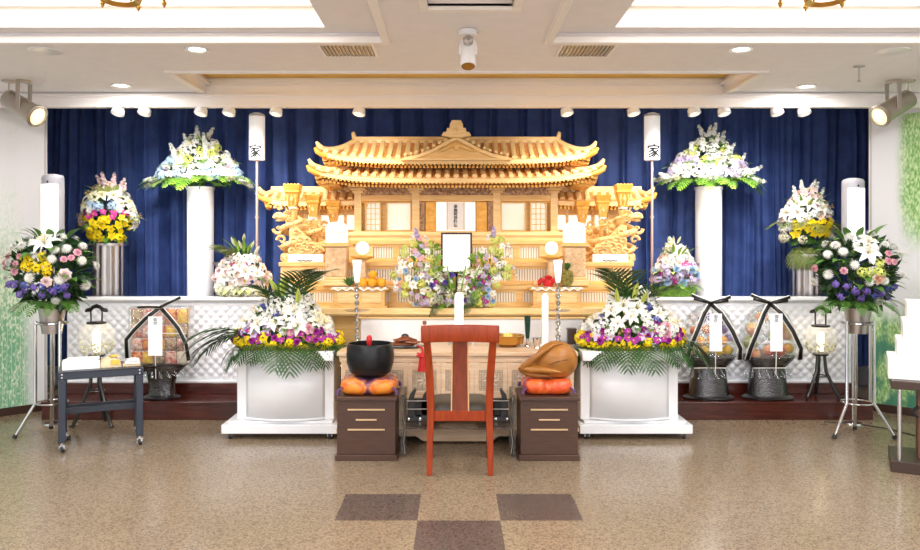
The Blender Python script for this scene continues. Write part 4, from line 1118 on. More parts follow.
m = MB(); m.box(-.115, .115, -.035, .035, .075, .105); m.build('wood_rail', WOODG2, t, bev=.002)
for s in (-1, 1):
    m = MB(); m.box(s * .1 - .01, s * .1 + .01, -.03, .03, 0, .075); m.build('leg', CHROME, t)
d = 6.42
t = thing('incense_rod', 'thin chrome rod with a dark knob standing before the horseshoe flowers', 'incense stand', (X(424.5, d), d, ZT))
m = MB(); m.lathe([(.001, 0), (.03, 0), (.028, .008), (.006, .014), (.006, .15), (.001, .15)], 16); m.build('rod', CHROME, t)
m = MB(); m.box(-.016, .016, -.014, .014, .15, .18); m.build('knob', BROWNL, t, bev=.003)
d = 6.34
t = thing('dark_wood_box', 'small dark brown wooden box beyond the candlestick at the pineapple side', 'box', (X(571.5, d), d, ZT))
m = MB(); m.box(-.034, .034, -.03, .03, 0, .115); m.build('box_body', DKTB, t, bev=.003)
m = MB(); m.box(-.038, .038, -.034, .034, .115, .128); m.build('lid', DKTB, t, bev=.002)
d = 6.58
t = thing('portrait_frame', 'dark framed blank white portrait standing above the centre flowers', 'picture frame', (X(456.5, 6.79), 6.785, .956))
w = 15.6 * 6.785 / F; zb_, zt_ = Z(273.5, 6.785) - .956, Z(232.5, 6.785) - .956
m = MB(); fw = .017
m.box(-w, -w + fw, -.012, .012, zb_, zt_); m.box(w - fw, w, -.012, .012, zb_, zt_); m.box(-w + fw, w - fw, -.012, .012, zb_, zb_ + fw); m.box(-w + fw, w - fw, -.012, .012, zt_ - fw, zt_); m.build('dark_frame', pm('frame_dark', (58, 38, 34), .4), t, bev=.002)
m = MB(); m.box(-w + fw, w - fw, -.004, .004, zb_ + fw, zt_ - fw); m.build('white_print', GLOWP, t)  # print glows by itself to read bright white
m = MB(); m.box(-.008, .008, -.006, .006, 0, zb_); m.box(-.08, .08, -.02, .016, 0, .012); m.box(-.06, .06, -.006, .014, zb_ - .02, zb_); m.build('easel_post', BLACKM, t)

# ================================================================ white flower stands
def wstand(px0, px1, b0, b1, lab, s):
    d = 5.96; x0, x1 = X(px0, d), X(px1, d); q0, q1 = X(b0, 6.06), X(b1, 6.06); c = (q0 + q1) / 2; w = (q1 - q0) / 2
    t = thing('flower_stand', lab, 'flower stand', (c, 6.06, 0), 'white wheeled flower stands')
    m = MB(); m.box(x0 - c, x1 - c, -.1, .42, .045, .115); m.box(x0 - c + .04, x1 - c - .04, -.06, .4, .115, .135); m.build('base_board', WHITE, t, bev=.006)
    m = MB(); m.box(-w, -w + .075, -.0, .36, .135, .60); m.box(w - .075, w, -.0, .36, .135, .60); m.box(-w, w, .3, .36, .135, .6); m.build('side_posts', WHITE, t, bev=.006)
    m = MB(); hw = w - .075
    m.grid(lambda u, v: ((u - .5) * 2 * hw, -.0 - .075 * (1 - (2 * u - 1) ** 2), .138 + .46 * v), 24, 1)
    m.grid(lambda u, v: ((u - .5) * 2 * hw, .02 + v * 0 - .095 * (1 - (2 * u - 1) ** 2) * (1 - v), .139), 24, 1); m.build('curved_front', WHITE, t, solid=.006)
    m = MB(); m.tube([((u / 24 - .5) * 2 * hw, -.0 - .085 * (1 - (2 * u / 24 - 1) ** 2), .146) for u in range(25)], .009, 8); m.build('curved_foot_rail', WHITE, t)
    m = MB(); m.box(-w - .0, w + .01, -.09, .38, .60, .675); m.build('top_slab', WHITE, t, bev=.006)
    for a in (x0 - c + .06, x1 - c - .06):
        for y in (-.06, .36):
            m = MB(); m.lathe([(.001, -.012), (.022, -.012), (.024, -.006), (.024, .006), (.022, .012), (.001, .012)], 16, Matrix.Translation((a, y, .0245)) @ Matrix.Rotation(R(90), 4, 'Y')); o = m.build('caster_wheel', RUBBER, t)
            m = MB(); m.box(a - .018, a + .018, y - .014, y + .02, .036, .046); m.box(a - .018, a - .014, y - .01, y + .012, .02, .04); m.box(a + .014, a + .018, y - .01, y + .012, .02, .04); m.build('caster_fork', CHROME, o)
    return c
sa = wstand(221, 337, 237, 334, 'white curved-front flower stand on wheels beside the singing bowl cabinet', -1)
sb = wstand(580, 693, 580.5, 678, 'white curved-front flower stand on wheels beside the wooden fish cabinet', 1)

# ================================================================ padded white boxes on the platform
def padbox(px0, px1, lab):
    d = 7.03; x0, x1 = X(px0, d), X(px1, d); c = (x0 + x1) / 2; w = (x1 - x0) / 2
    t = thing('padded_counter', lab, 'padded counter', (c, d, .251), 'white quilted counters')
    m = MB(); m.box(-w, w, .035, .15, 0, .74); m.build('box_body', WHITE, t)
    def q(u, v):
        x = -w + 2 * w * u; z = .012 + .70 * v
        p = .062; a = (x + z) / p; b = (x - z) / p
        h = (abs(math.sin(PI * a * .7071)) * abs(math.sin(PI * b * .7071))) ** .6
        e = min(1, u * w * 40, (1 - u) * w * 40, v * 16, (1 - v) * 16)
        return (x, .022 - .014 * h * e, z)
    m = MB(); m.grid(q, int(w * 2 / .01), 72); m.build('quilted_front', WHITEQ, t, sharp=180)
    m = MB(); m.box(-w - .012, w + .012, -.02, .16, .74, .768); m.build('top_ledge', WHITE, t, bev=.004)
    m = MB(); m.box(-w, w, -.004, .03, 0, .014); m.build('lower_edge', WHITE, t)
    return x0, x1
padbox(66, 267, 'white quilted counter on the stage step behind the navy side table')
padbox(652, 853, 'white quilted counter on the stage step behind the wrapped fruit baskets')
ZP = .251 + .7685

# columns and steel pedestals behind them
def column(px, py, lab):
    d = 7.65; x = X(px, d); zt = Z(py, d)
    t = thing('white_pedestal', lab, 'pedestal', (x, d, .251), 'tall white pedestal columns')
    m = MB(); m.lathe([(.001, 0), (.15, 0), (.15, .03), (.13, .05), (.001, .05)], 28); m.build('column_base', WHITE, t)
    m = MB(); m.lathe([(.001, .05), (.127, .05), (.127, zt - .251 - .03), (.001, zt - .251 - .03)], 32); m.build('column_shaft', WHITE, t)
    m = MB(); m.lathe([(.001, zt - .281), (.135, zt - .281), (.135, zt - .252), (.001, zt - .252)], 28); m.build('column_cap', WHITE, t)
    return x, d, zt
c1 = column(200.5, 187, 'tall white column holding the white flowers beside the first hanging tube lantern')
c2 = column(708.5, 187, 'tall white column holding the white and lilac flowers on the fruit basket side')
def steelped(px, py, r, lab, d=7.5):
    x = X(px, d); zt = Z(py, d)
    t = thing('steel_pedestal', lab, 'pedestal', (x, d, .251), 'fluted steel pedestals')
    h = zt - .251
    m = MB(); m.lathe([(.001, 0), (r * 1.1, 0), (r * 1.1, .02), (.001, .02)], 28); m.build('foot_plate', STEEL, t)
    m = MB(); m.lathe([(.001, .02), (r, .02), (r, h - .025), (.001, h - .025)], 72, None, 1, 1, .045, 12); m.build('fluted_shaft', STEEL, t, sharp=80)
    m = MB(); m.lathe([(.001, h - .025), (r * 1.27, h - .025), (r * 1.27, h - .002), (.001, h - .002)], 32); m.build('top_plate', STEEL, t)
    return x, d, zt
p1 = steelped(109, 243, .138, 'tall fluted steel pedestal under the yellow and white bouquet')
p2 = steelped(806, 254, .132, 'tall fluted steel pedestal under the white bouquet with yellow centre and hanging fronds')
p3 = steelped(229, 262, .12, 'low fluted steel pedestal beside the white column and cream bouquet', 7.4)
p4 = steelped(683, 263, .12, 'low fluted steel pedestal beside the white column and lilac moss bouquet', 7.4)

# hanging tube lanterns on poles
def tube_lantern(px, lab):
    d = 7.3; x = X(px, d); z0, z1 = Z(160, d), Z(113, d)
    t = thing('pole_lantern', lab, 'lantern', (x, d, .251 if abs(x) > 1.66 else .251), 'white tube lanterns on poles')
    b = .251; w = .073
    m = MB(); m.lathe([(.001, 0), (.08, 0), (.075, .015), (.02, .03), (.001, .03)], 24); m.build('pole_foot', BLACKM, t)
    m = MB(); m.tube([(0, 0, .03), (0, 0, z0 - b)], .0125, 12)
    for z in (.72, 1.0, 1.5): m.lathe([(.001, z - .012), (.018, z - .012), (.018, z + .012), (.001, z + .012)], 12)
    m.build('pole', pm('pole_rose', (214, 186, 172), .3, .6), t)
    m = MB(); m.lathe([(.001, z0 - b), (w, z0 - b), (w, z1 - b - .03), (w * .9, z1 - b - .012), (w * .5, z1 - b - .002), (.001, z1 - b)], 28); m.build('paper_tube', TUBEP, t)
    m = MB(); m.lathe([(w * 1.02, z1 - b - .036), (w * 1.04, z1 - b - .03), (w * .98, z1 - b - .018), (w * .9, z1 - b - .012)], 28); m.build('top_ring', GREYP, t)
    m = MB(); sz = .118                                  # brushed character 家 wrapped onto the tube
    for st in (((.5, 1.02), (.52, .9)), ((.06, .84), (.5, .86), (.94, .84)), ((.07, .85), (.05, .66)), ((.94, .84), (.86, .68)), ((.2, .66), (.8, .67)), ((.5, .66), (.34, .5), (.1, .38)),
               ((.36, .54), (.54, .42), (.6, .24), (.56, .06), (.4, .02)), ((.52, .41), (.32, .26), (.1, .18)), ((.57, .28), (.36, .1), (.08, -.02)), ((.84, .54), (.62, .38)), ((.6, .4), (.74, .2), (.95, .02))):
        P3 = []
        for (ax, az), (bx, bz) in zip(st, st[1:]):
            for q in range(4): P3.append((ax + (bx - ax) * q / 4, az + (bz - az) * q / 4))
        P3.append(st[-1])
        m.tube([(math.sin((u - .5) * sz / w) * (w + .0015), -math.cos((u - .5) * sz / w) * (w + .0015), z0 - b + .022 + v * sz) for u, v in P3], [.0088 - .003 * i / len(P3) for i in range(len(P3))], 6)
    m.build('family_mark', INK, t)
tube_lantern(257, 'white tube lantern on a pole beside the cream bouquet, marked with a black character')
tube_lantern(652, 'white tube lantern on a pole beside the lilac bouquet, marked with a black character')
def floor_lantern(px, d, py0, py1, lab):
    x = X(px, d); z0, z1 = Z(py1, d), Z(py0, d); w = .087
    t = thing('floor_lantern', lab, 'lantern', (x, d, 0), 'tall white floor lanterns')
    m = MB(); m.lathe([(.001, 0), (.075, 0), (.07, .012), (.02, .02), (.001, .02)], 24); m.build('foot', CHROME, t)
    m = MB(); m.tube([(0, 0, .03), (0, 0, z0)], .014, 12); m.build('pole', CHROME, t)
    m = MB(); m.lathe([(.001, z0), (w, z0), (w, z1 - .05), (w * .985, z1 - .03), (w * .85, z1 - .012), (w * .4, z1 - .001), (.001, z1)], 32); m.build('shade_shell', pm('lantern_shell', (186, 186, 196), .4, var=.02), t)
    m = MB(); k = [(w + .002) * 1.0]
    m.grid(lambda u, v: (math.sin((u - .5) * 1.9) * (w + .002), -math.cos((u - .5) * 1.9) * (w + .002), z0 + .01 + (z1 - z0 - .1) * v), 16, 1); m.build('lit_window', pm('lantern_window', (255, 255, 255), .5, var=.01, emit=1.4), t)
    m = MB(); m.ball((0, -w - .002, z1 - .07), .008); m.build('latch_knob', BLACKM, t)
floor_lantern(53, 6.5, 174, 250, 'tall white floor lantern behind the tripod flowers at the bamboo mural')
floor_lantern(853, 6.5, 178, 250, 'tall white floor lantern behind the tripod flowers at the leafy mural')

# ================================================================ navy side table with casters
d = 5.53; x0, x1 = X(58.5, d), X(147, d); c = (x0 + x1) / 2; w = (x1 - x0) / 2
TR = R(25); TC = V((-2.655, 5.855, 0)); w = .285
def on_table(lx, ly, z): return (TC.x + lx * math.cos(TR) - ly * math.sin(TR), TC.y + lx * math.sin(TR) + ly * math.cos(TR), z)
t = thing('rolling_side_table', 'small blue-black side table on casters before the quilted counter', 'table', tuple(TC), None, TR)
m = MB(); m.box(-w, w, -.2, .2, .525, .578); m.build('table_top', NAVYT, t, bev=.005)
m = MB(); m.box(-w + .03, w - .03, -.205, .205, .578, .583); m.build('top_edge', NAVYT, t)
for sx in (-1, 1):
    for sy in (-1, 1):
        a, b = sx * (w - .027), sy * .173
        m = MB(); m.box(a - .024, a + .024, b - .024, b + .024, .072, .525); m.build('leg', NAVYT, t, bev=.004)
        m = MB(); m.lathe([(.001, -.011), (.024, -.011), (.026, -.005), (.026, .005), (.024, .011), (.001, .011)], 16, Matrix.Translation((a, b, .0265)) @ Matrix.Rotation(R(70), 4, 'Y')); o = m.build('caster_wheel', RUBBER, t)
        m = MB(); m.tube([(a, b, .072), (a, b, .05)], .014, 10); m.box(a - .02, a + .02, b - .012, b + .016, .03, .056); m.build('caster_fork', CHROME, o)
    m = MB(); m.box(sx * (w - .027) - .012, sx * (w - .027) + .012, -.146, .146, .24, .28); m.build('side_stretcher', NAVYT, t, bev=.003)
for y in (.173, .02):
    m = MB(); m.box(-w + .03, w - .03, y - .012, y + .012, .235 if y > .1 else .24, .28); m.build('cross_stretcher', NAVYT, t, bev=.003)
m = MB()
for a in (-w + .027, w - .027):
    for z in (.54, .562): m.lathe([(.001, -.003), (.006, -.002), (.006, 0), (.001, 0)], 8, Matrix.Translation((a, -.2, z)) @ Matrix.Rotation(R(-90), 4, 'X'))
m.build('silver_screws', CHROME, t)
zt = .5835
t = thing('leaflet_box', 'low white box of leaflets on the blue-black side table', 'box', on_table(-.135, -.06, zt), None, TR)
m = MB(); m.box(-.125, .125, -.08, .08, 0, .06); m.build('box_tray', PAPER, t, bev=.003)
m = MB()
for k in range(4): m.box(-.115 + .01 * k, .105 + .006 * k, -.07, .07, .06 + .004 * k, .063 + .004 * k)
m.build('paper_sheets', PAPER, t)
t = thing('beige_parcel', 'beige wrapped parcel with yellow print on the middle of the side table', 'parcel', on_table(.062, -.05, zt), None, TR)
m = MB(); m.grid(lambda u, v: ((u - .5) * .15, (v - .5) * .15, .004 + .07 * (math.sin(u * PI) * math.sin(v * PI)) ** .35 + .006 * math.sin(u * 23 + v * 17)), 20, 16); m.box(-.073, .073, -.072, .072, 0, .01); m.build('wrapping', TANCL, t)
m = MB(); m.box(.0, .065, -.078, -.07, .02, .055); m.lathe([(.001, .072), (.035, .075), (.03, .084), (.001, .086)], 14, Matrix.Translation((.025, -.01, 0))); m.build('yellow_label', YELLO, t)
t = thing('folded_cloth', 'folded white cloth on the corner of the side table near the snack gift', 'cloth', on_table(.207, -.07, zt), None, TR)
for k in range(3):
    m = MB(); q = .06 - .008 * k
    m.grid(lambda u, v: ((u - .5) * 2 * q + .006 * k, (v - .5) * .13, .004 + .018 * k + .016 * (math.sin(u * PI) * math.sin(v * PI)) ** .3 + .003 * math.sin(u * 19 + k)), 14, 10); m.box(-q + .006 * k, q + .006 * k, -.06, .06, .001 + .016 * k, .01 + .016 * k)
    m.build('fold', PAPER if k else TANCL, t)

# dark pedestal table with stacked boxes at the frame edge
d = 5.12; x0 = X(891, d); w = .36; PR = R(-27)
def on_ped(lx, ly, z): return (x0 + (lx + w) * math.cos(PR) - (ly + .22) * math.sin(PR), d + (lx + w) * math.sin(PR) + (ly + .22) * math.cos(PR), z)
t = thing('pedestal_table', 'dark brown pedestal table with a chrome post carrying white boxes', 'table', on_ped(0, 0, 0), None, PR)
m = MB(); m.box(-w, w, -.22, .22, .545, .60); m.build('table_top', DKTB, t, bev=.004)
m = MB(); m.box(-w, w, -.22, .22, 0.0, .075); m.build('base_block', DKTB, t, bev=.004)
m = MB(); m.box(-w + .16, w - .16, -.1, .12, .075, .545); m.build('pedestal', pm('pedestal_brown', (104, 68, 54), .4), t, bev=.003)
for sx in (-1, 1):
    m = MB(); m.tube([(sx * (w - .05), -.18, .075), (sx * (w - .05), -.18, .545)], .014, 14); m.build('chrome_post', CHROME, t)
m = MB(); m.tube([(-w + .16, -.11, .42), (-w + .12, -.14, .40), (-w + .16, -.12, .36)], .012, 8); m.build('black_handle', BLACK, t)
z = .6005; prev = None
for k, (pa, pyt, lab) in enumerate(((893, 354.5, 'lowest white box of the stack on the dark pedestal table'), (898, 337, 'second white box from the bottom of the stack'), (903, 318, 'third white box from the bottom of the stack'), (905.5, 300, 'topmost white box of the stack on the dark pedestal table'))):
    xx = -w - .015 + (0, .05, .085, .11)[k]; zt = Z(pyt, 5.25); h = zt - z
    t = thing('white_box', lab, 'box', on_ped(xx + .302, -.01, z), 'stacked white boxes', PR)
    m = MB(); m.box(-.3, .22, -.14, .14, 0, h - .001); m.build('carton', PAPER, t, bev=.003)
    m = MB(); m.box(-.302, .222, -.142, .142, h - .03, h - .0008); m.build('lid', PAPER, t, bev=.002)
    z += h
# ================================================================ flowers
FC = {'white': (250, 250, 244), 'cream': (246, 242, 214), 'lime': (216, 226, 120), 'yellow': (250, 220, 20), 'purple': (168, 44, 150), 'violet': (120, 96, 190),
      'lilac': (206, 188, 226), 'sky': (184, 212, 240), 'pink': (240, 180, 196), 'blush': (248, 222, 220), 'magenta': (206, 60, 150), 'peach': (246, 206, 180), 'blue': (96, 104, 196)}
def pmat(k): return pm('petal_' + k, FC[k], .55, var=.1, scale=30, spec=.3)
CENT = pm('flower_centre', (226, 190, 60), .6, var=.2); CENTG = pm('flower_centre_green', (150, 170, 60), .6, var=.2)
STEMG = pm('flower_stem', (96, 134, 56), .55, var=.2)
LEAFD = pm('leaf_dark', (44, 84, 38), .45, var=.45, scale=5, c2=(30, 60, 28))
LEAFM = pm('leaf_mid', (92, 140, 52), .45, scale=5, c2=(60, 104, 40))
LEAFB = pm('leaf_bright', (150, 186, 76), .5, scale=5, c2=(110, 156, 56))
FRONDD = pm('frond_dark', (58, 98, 44), .4, scale=6, c2=(36, 70, 34))
FRONDB = pm('frond_bright', (136, 182, 62), .45, scale=6, c2=(92, 146, 44))
FRONDO = pm('frond_olive', (126, 138, 72), .5, scale=6, c2=(96, 112, 52))
BL = {}
def bloom_mesh(kind, col):
    k = kind + '_' + col
    if k in BL: return BL[k]
    rnd = random.Random(len(BL) + 11)
    m = MB(); mats = [pmat(col), CENT, STEMG]
    if kind == 'lily':
        for i in range(6): m.petal(.62, .13 if i % 2 else .17, i * PI / 3 + .2, R(58), R(95), 6, .03, 0, .3)
        m.mat(1)
        for i in range(6): m.tube([(0, 0, .05), (.1 * math.cos(i), .1 * math.sin(i), .3), (.16 * math.cos(i), .16 * math.sin(i), .36)], [.008, .008, .02], 5)
        m.mat(2); m.tube([(0, 0, .03), (0, 0, -.35)], .03, 6)
    elif kind == 'chrysanthemum':
        for lay, (n, l, lf, cu) in enumerate(((16, .5, 5, 25), (14, .46, 28, 40), (12, .40, 48, 50), (9, .30, 66, 60), (6, .2, 80, 60))):
            for i in range(n): m.petal(l, .062, 2 * PI * (i + .5 * lay) / n, R(lf), R(cu), 3, .02, .04 * lay, .35, .5)
        m.mat(2); m.tube([(0, 0, .03), (0, 0, -.3)], .03, 6)
    elif kind == 'carnation':
        for lay in range(6):
            r1 = .5 - .075 * lay; lf = R(12 + 14 * lay); ph = rnd.random() * 6
            m.grid(lambda u, v, lay=lay, r1=r1, lf=lf, ph=ph: (lambda rr, z: (rr * math.cos(2 * PI * u), rr * math.sin(2 * PI * u), z))(
                .03 + v * r1 * math.cos(lf) * (1 + .1 * v * math.sin(2 * PI * u * 7 + ph)), .05 * lay + v * r1 * math.sin(lf) + .05 * v * math.sin(2 * PI * u * 11 + ph) - .12 * v * v * (lay < 2)), 44, 3, cu=True)
        m.mat(2); m.tube([(0, 0, .03), (0, 0, -.3)], .04, 6)
    elif kind == 'rose':
        for lay in range(5):
            n = 5 - (lay > 2)
            for i in range(n): m.petal(.5 - .05 * lay, .26 - .035 * lay, 2 * PI * (i + .5 * lay) / n, R(30 + 13 * lay), R(24 - 16 * lay), 5, .04, .03 * lay, .5, .6)
        m.mat(2); m.tube([(0, 0, .03), (0, 0, -.3)], .03, 6)
    elif kind == 'orchid':
        for i, (l, w) in enumerate(((.5, .2), (.52, .26), (.46, .17), (.46, .17), (.52, .26))): m.petal(l, w, PI / 2 + i * 2 * PI / 5, R(20), R(35), 5, .02, 0, .12, .6)
        m.mat(1); m.petal(.2, .09, -PI / 2, R(60), R(80), 4, .02, .02, .3); m.ball((0, 0, .07), .05, 8, 5)
        m.mat(2); m.tube([(0, 0, 0), (0, 0, -.3)], .02, 6)
    elif kind == 'gerbera':
        for lay, (n, l, lf) in enumerate(((15, .5, 8), (13, .42, 22), (10, .26, 40))):
            for i in range(n): m.petal(l, .07, 2 * PI * (i + .5 * lay) / n, R(lf), R(18), 3, .04, .02 * lay, .2, .5)
        m.mat(1); m.ball((0, 0, .06), .12, 12, 6, (1, 1, .6)); m.mat(2); m.tube([(0, 0, 0), (0, 0, -.3)], .03, 6)
    elif kind in ('spray', 'spike'):
        n = 16 if kind == 'spray' else 13
        for i in range(n):
            if kind == 'spray':
                z = 1 - 1.25 * (i + .5) / n; a = i * 2.4; q = math.sqrt(max(0, 1 - z * z)); nrm = V((q * math.cos(a), q * math.sin(a), z)); p = V((nrm.x * .42, nrm.y * .42, nrm.z * .36)) * rnd.uniform(.8, 1.35); sz = .21 * rnd.uniform(.8, 1.2); nrm = (nrm + V((rnd.uniform(-.4, .4), rnd.uniform(-.4, .4), .3))).normalized()
            else:
                u = i / n; a = i * 2.4; nrm = V((math.cos(a), math.sin(a), .5 + u * .8)).normalized(); p = V((math.cos(a) * .1 * (1 - u * .6), math.sin(a) * .1 * (1 - u * .6), .0 + u * 1.2)); sz = .36 * (1 - .6 * u)
            M = Matrix.Translation(p) @ nrm.to_track_quat('Z', 'Y').to_matrix().to_4x4()
            m.mat(0)
            for j in range(5): m.petal(sz, sz * .42, j * 2 * PI / 5 + i, R(32), R(40), 2, .008, 0, .2, .6, M)
            if kind == 'spray' : m.mat(1); m.add([(.03, 0, .03), (-.02, .03, .03), (-.02, -.03, .03), (0, 0, .06)], [(0, 1, 3), (1, 2, 3), (2, 0, 3)], M)
        m.mat(2); m.tube([(0, 0, -.3), (0, 0, 1.2 if kind == 'spike' else .1)], .022, 6)
    elif kind == 'bud':
        for i in range(5): m.petal(.95, .12, i * 2 * PI / 5, R(80), R(-18), 6, .02, 0, .5, .8)
        m.mat(2); m.tube([(0, 0, .05), (0, 0, -.35)], .03, 6)
    me = m.mesh(kind, mats, 180); BL[k] = me; return me
FR = {}
def frond_mesh(kind):
    if kind in FR: return FR[kind]
    m = MB()
    if kind in ('palm', 'palm_olive'):
        n, w, ll, droop, mat = (11, .019, .44, .8, FRONDD) if kind == 'palm' else (9, .026, .46, .8, FRONDO)
    else:
        n, w, ll, droop, mat = 11, .022, .40, .5, (FRONDB if kind == 'fern' else LEAFM)
    def rach(u): return V((u * .95 - .16 * u * u * droop, 0, .22 * u * (1.6 - u) - .42 * droop * u ** 2.6))
    m.tube([rach(i / 12) for i in range(13)], [.011 * (1 - .8 * i / 12) for i in range(13)], 5)
    for i in range(n):
        u = .12 + .88 * i / (n - 1); p = rach(u); q = rach(min(1, u + .02)) - rach(u - .02); q.normalize()
        for s in (-1, 1):
            l = ll * (math.sin(PI * (.12 + .8 * u)) ** .8) * (.7 if 'fern' in kind else 1)
            fw = .5 + .45 * u
            side = V((0, s, 0)); pts = []
            for k in range(5):
                v = k / 4; pts.append(p + (side * math.cos(fw * .9) + q * math.sin(fw)) * (l * v) + V((0, 0, .10 * l * v - (.1 if 'fern' in kind else .30) * l * v * v)))
            vs = []; d = (q * math.cos(fw) - side * math.sin(fw)).normalized()
            for k, c in enumerate(pts):
                ww = w * math.sin(PI * (.12 + .86 * k / 4)) ** .7; vs += [c - d * ww, c + d * ww]
            m.add(vs, [(2 * k, 2 * k + 1, 2 * k + 3, 2 * k + 2) for k in range(4)])
    me = m.mesh('frond', [mat], 180); FR[kind] = me; return me
def leaf_mesh(kind):
    if kind in FR: return FR[kind]
    m = MB(); m.petal(1, .2 if kind != 'blade' else .06, 0, R(25), R(60), 8, .03, 0, .2, .9)
    m.tube([(0, 0, 0), (.04, 0, .02)], .012, 5)
    me = m.mesh('leaf', [{'leaf': LEAFM, 'blade': LEAFB, 'leaf_pale': pm('leaf_pale', (200, 212, 140), .5, c2=(150, 176, 84), scale=5)}[kind]], 180); FR[kind] = me; return me
PLAIN = {'palm': 'palm_frond', 'palm_olive': 'palm_frond', 'fern': 'fern_frond', 'fern_dark': 'fern_frond', 'leaf': 'leaf', 'blade': 'grass_blade', 'leaf_pale': 'leaf'}
NICE = {'spray': 'flower_spray', 'spike': 'gladiolus_spike', 'bud': 'lily_bud'}
def arrangement(name, label, loc, hgt, rx, ry, prof, blooms, fronds, leaves=(150, .1, LEAFD), group=None, seed=1, cat='flower arrangement', z0=0.0, surf=None):
    rnd = random.Random(seed)
    t = thing(name, label, cat, loc, group)
    def S(tt, ph):
        r = interp(prof, tt)
        if surf:
            return surf(tt, ph, r)
        p = V((r * rx * math.sin(ph), -r * ry * math.cos(ph), z0 + tt * hgt))
        dr = (interp(prof, min(1, tt + .06)) - interp(prof, max(0, tt - .06))) / .12
        nn = V((math.sin(ph) * ry, -math.cos(ph) * rx, 0)).normalized()
        nn = (nn * hgt - V((0, 0, dr * (rx + ry) / 2))).normalized()
        return p, nn
    # leafy core
    m = MB(); nl, ls, lm = leaves
    for i in range(nl):
        tt = rnd.uniform(0.02, .93); ph = rnd.uniform(-PI, PI); p, nn = S(tt, ph); p = V((p.x * .78, p.y * .78, p.z * .97))
        dv = (nn + V((rnd.uniform(-.8, .8), rnd.uniform(-.8, .8), rnd.uniform(-.5, .8)))).normalized()
        M = Matrix.Translation(p - dv * ls * .4) @ dv.to_track_quat('X', 'Z').to_matrix().to_4x4() @ Matrix.Rotation(rnd.uniform(0, 6), 4, 'X')
        m.petal(ls * rnd.uniform(.7, 1.3), ls * .2, 0, R(10), R(40), 3, 0, 0, .25, .85, M)
    # short stems gathered in the middle hold everything together
    for i in range(10):
        a = i * .63; m.tube([(.02 * math.cos(a) * rx * 3, .02 * math.sin(a) * ry * 3, z0 + .004), (.25 * rx * math.cos(a), .25 * ry * math.sin(a), z0 + hgt * .6)], .006, 5)
    m.build('foliage', lm, t, sharp=180)
    for kind, n, p0, p1, pitch, L, tt in fronds:
        me = frond_mesh(kind) if kind in ('palm', 'palm_olive', 'fern', 'fern_dark') else leaf_mesh(kind)
        for i in range(n):
            ph = R(p0 + (p1 - p0) * ((i + .5) / n) + rnd.uniform(-5, 5)); tz = tt[0] + (tt[1] - tt[0]) * rnd.random() if isinstance(tt, tuple) else tt
            p, nn = S(tz, ph)
            o = bpy.data.objects.new(PLAIN[kind], me); COL.objects.link(o); o.parent = t
            o.location = V((p.x * .55, p.y * .55, p.z))
            o.rotation_euler = (rnd.uniform(-.2, .2), -R(pitch + rnd.uniform(-9, 9)), ph - PI / 2)
            s = L * rnd.uniform(.85, 1.15); o.scale = (s, s, s)
    placed = []
    for spec in blooms:
        kind, col, n, t0, t1, p0, p1, sz = spec[:8]; up = spec[8] if len(spec) > 8 else 0
        me = bloom_mesh(kind, col)
        for i in range(n):
            best = None
            for c in range(14):
                tt = rnd.uniform(t0, t1); ph = R(rnd.uniform(p0, p1)); p, nn = S(tt, ph)
                dm = min([((p - q).length / (.5 * (sz + s2))) for q, s2 in placed] or [9])
                if best is None or dm > best[0]: best = (dm, p, nn)
            _, p, nn = best; placed.append((p, sz))
            dv = (nn + V((rnd.uniform(-.3, .3), rnd.uniform(-.35, .1), rnd.uniform(-.1, .3))) + V((0, 0, up))).normalized()
            o = bpy.data.objects.new(NICE.get(kind, kind), me); COL.objects.link(o); o.parent = t
            s = sz * rnd.uniform(.85, 1.15); o.scale = (s, s, s); o.location = p - dv * s * .02
            o.rotation_euler = (dv.to_track_quat('Z', 'Y') @ Quaternion((0, 0, 1), rnd.uniform(0, 6))).to_euler()
    return t
CONE = [(0, .55), (.12, .95), (.3, .86), (.6, .56), (.85, .26), (1, .08)]
DOME = [(0, .6), (.2, .95), (.45, 1), (.7, .8), (.9, .45), (1, .15)]
EGG = [(0, .5), (.2, .85), (.42, 1), (.65, .82), (.85, .5), (1, .12)]
A = 100
# white flowers on the two columns
for c, lab, seed, mid in ((c1, 'white flower cone with bright ferns on the tall column at the cream bouquet side', 11, 'sky'), (c2, 'white and lilac flower cone on the tall column beside the lilac moss bouquet', 12, 'lilac')):
    x, d, zt = c
    arrangement('fern_bouquet', lab, (x, d, zt + .001), .52, .44, .24, CONE,
        [('lily', 'white', 7, .28, .8, -A, A, .12), ('orchid', 'white', 22, .2, .9, -A, A, .08), ('spray', 'white', 16, .2, .9, -A, A, .1), ('spray', mid, 9, .2, .5, -80, 80, .11), ('orchid', 'lilac', 7, .18, .4, -60, 60, .07),
         ('chrysanthemum', 'cream', 7, .15, .6, -A, A, .09), ('spray', 'lime', 7, .3, .75, -90, 90, .09), ('spike', 'white', 5, .8, .97, -100, 100, .1, .9), ('spike', 'white', 5, .35, .7, -90, 90, .1, .6), ('spike', 'white', 2, .12, .25, 75, 95, .13, .1), ('spike', 'white', 2, .12, .25, -95, -75, .13, .1)],
        [('fern', 17, -115, 115, -4, .37, .1), ('fern', 4, 140, 220, -4, .2, .1), ('fern', 6, -95, 95, 22, .28, .25), ('blade', 12, -100, 100, 35, .16, (.3, .8))], (200, .1, LEAFM), 'white flowers on the tall columns', seed)
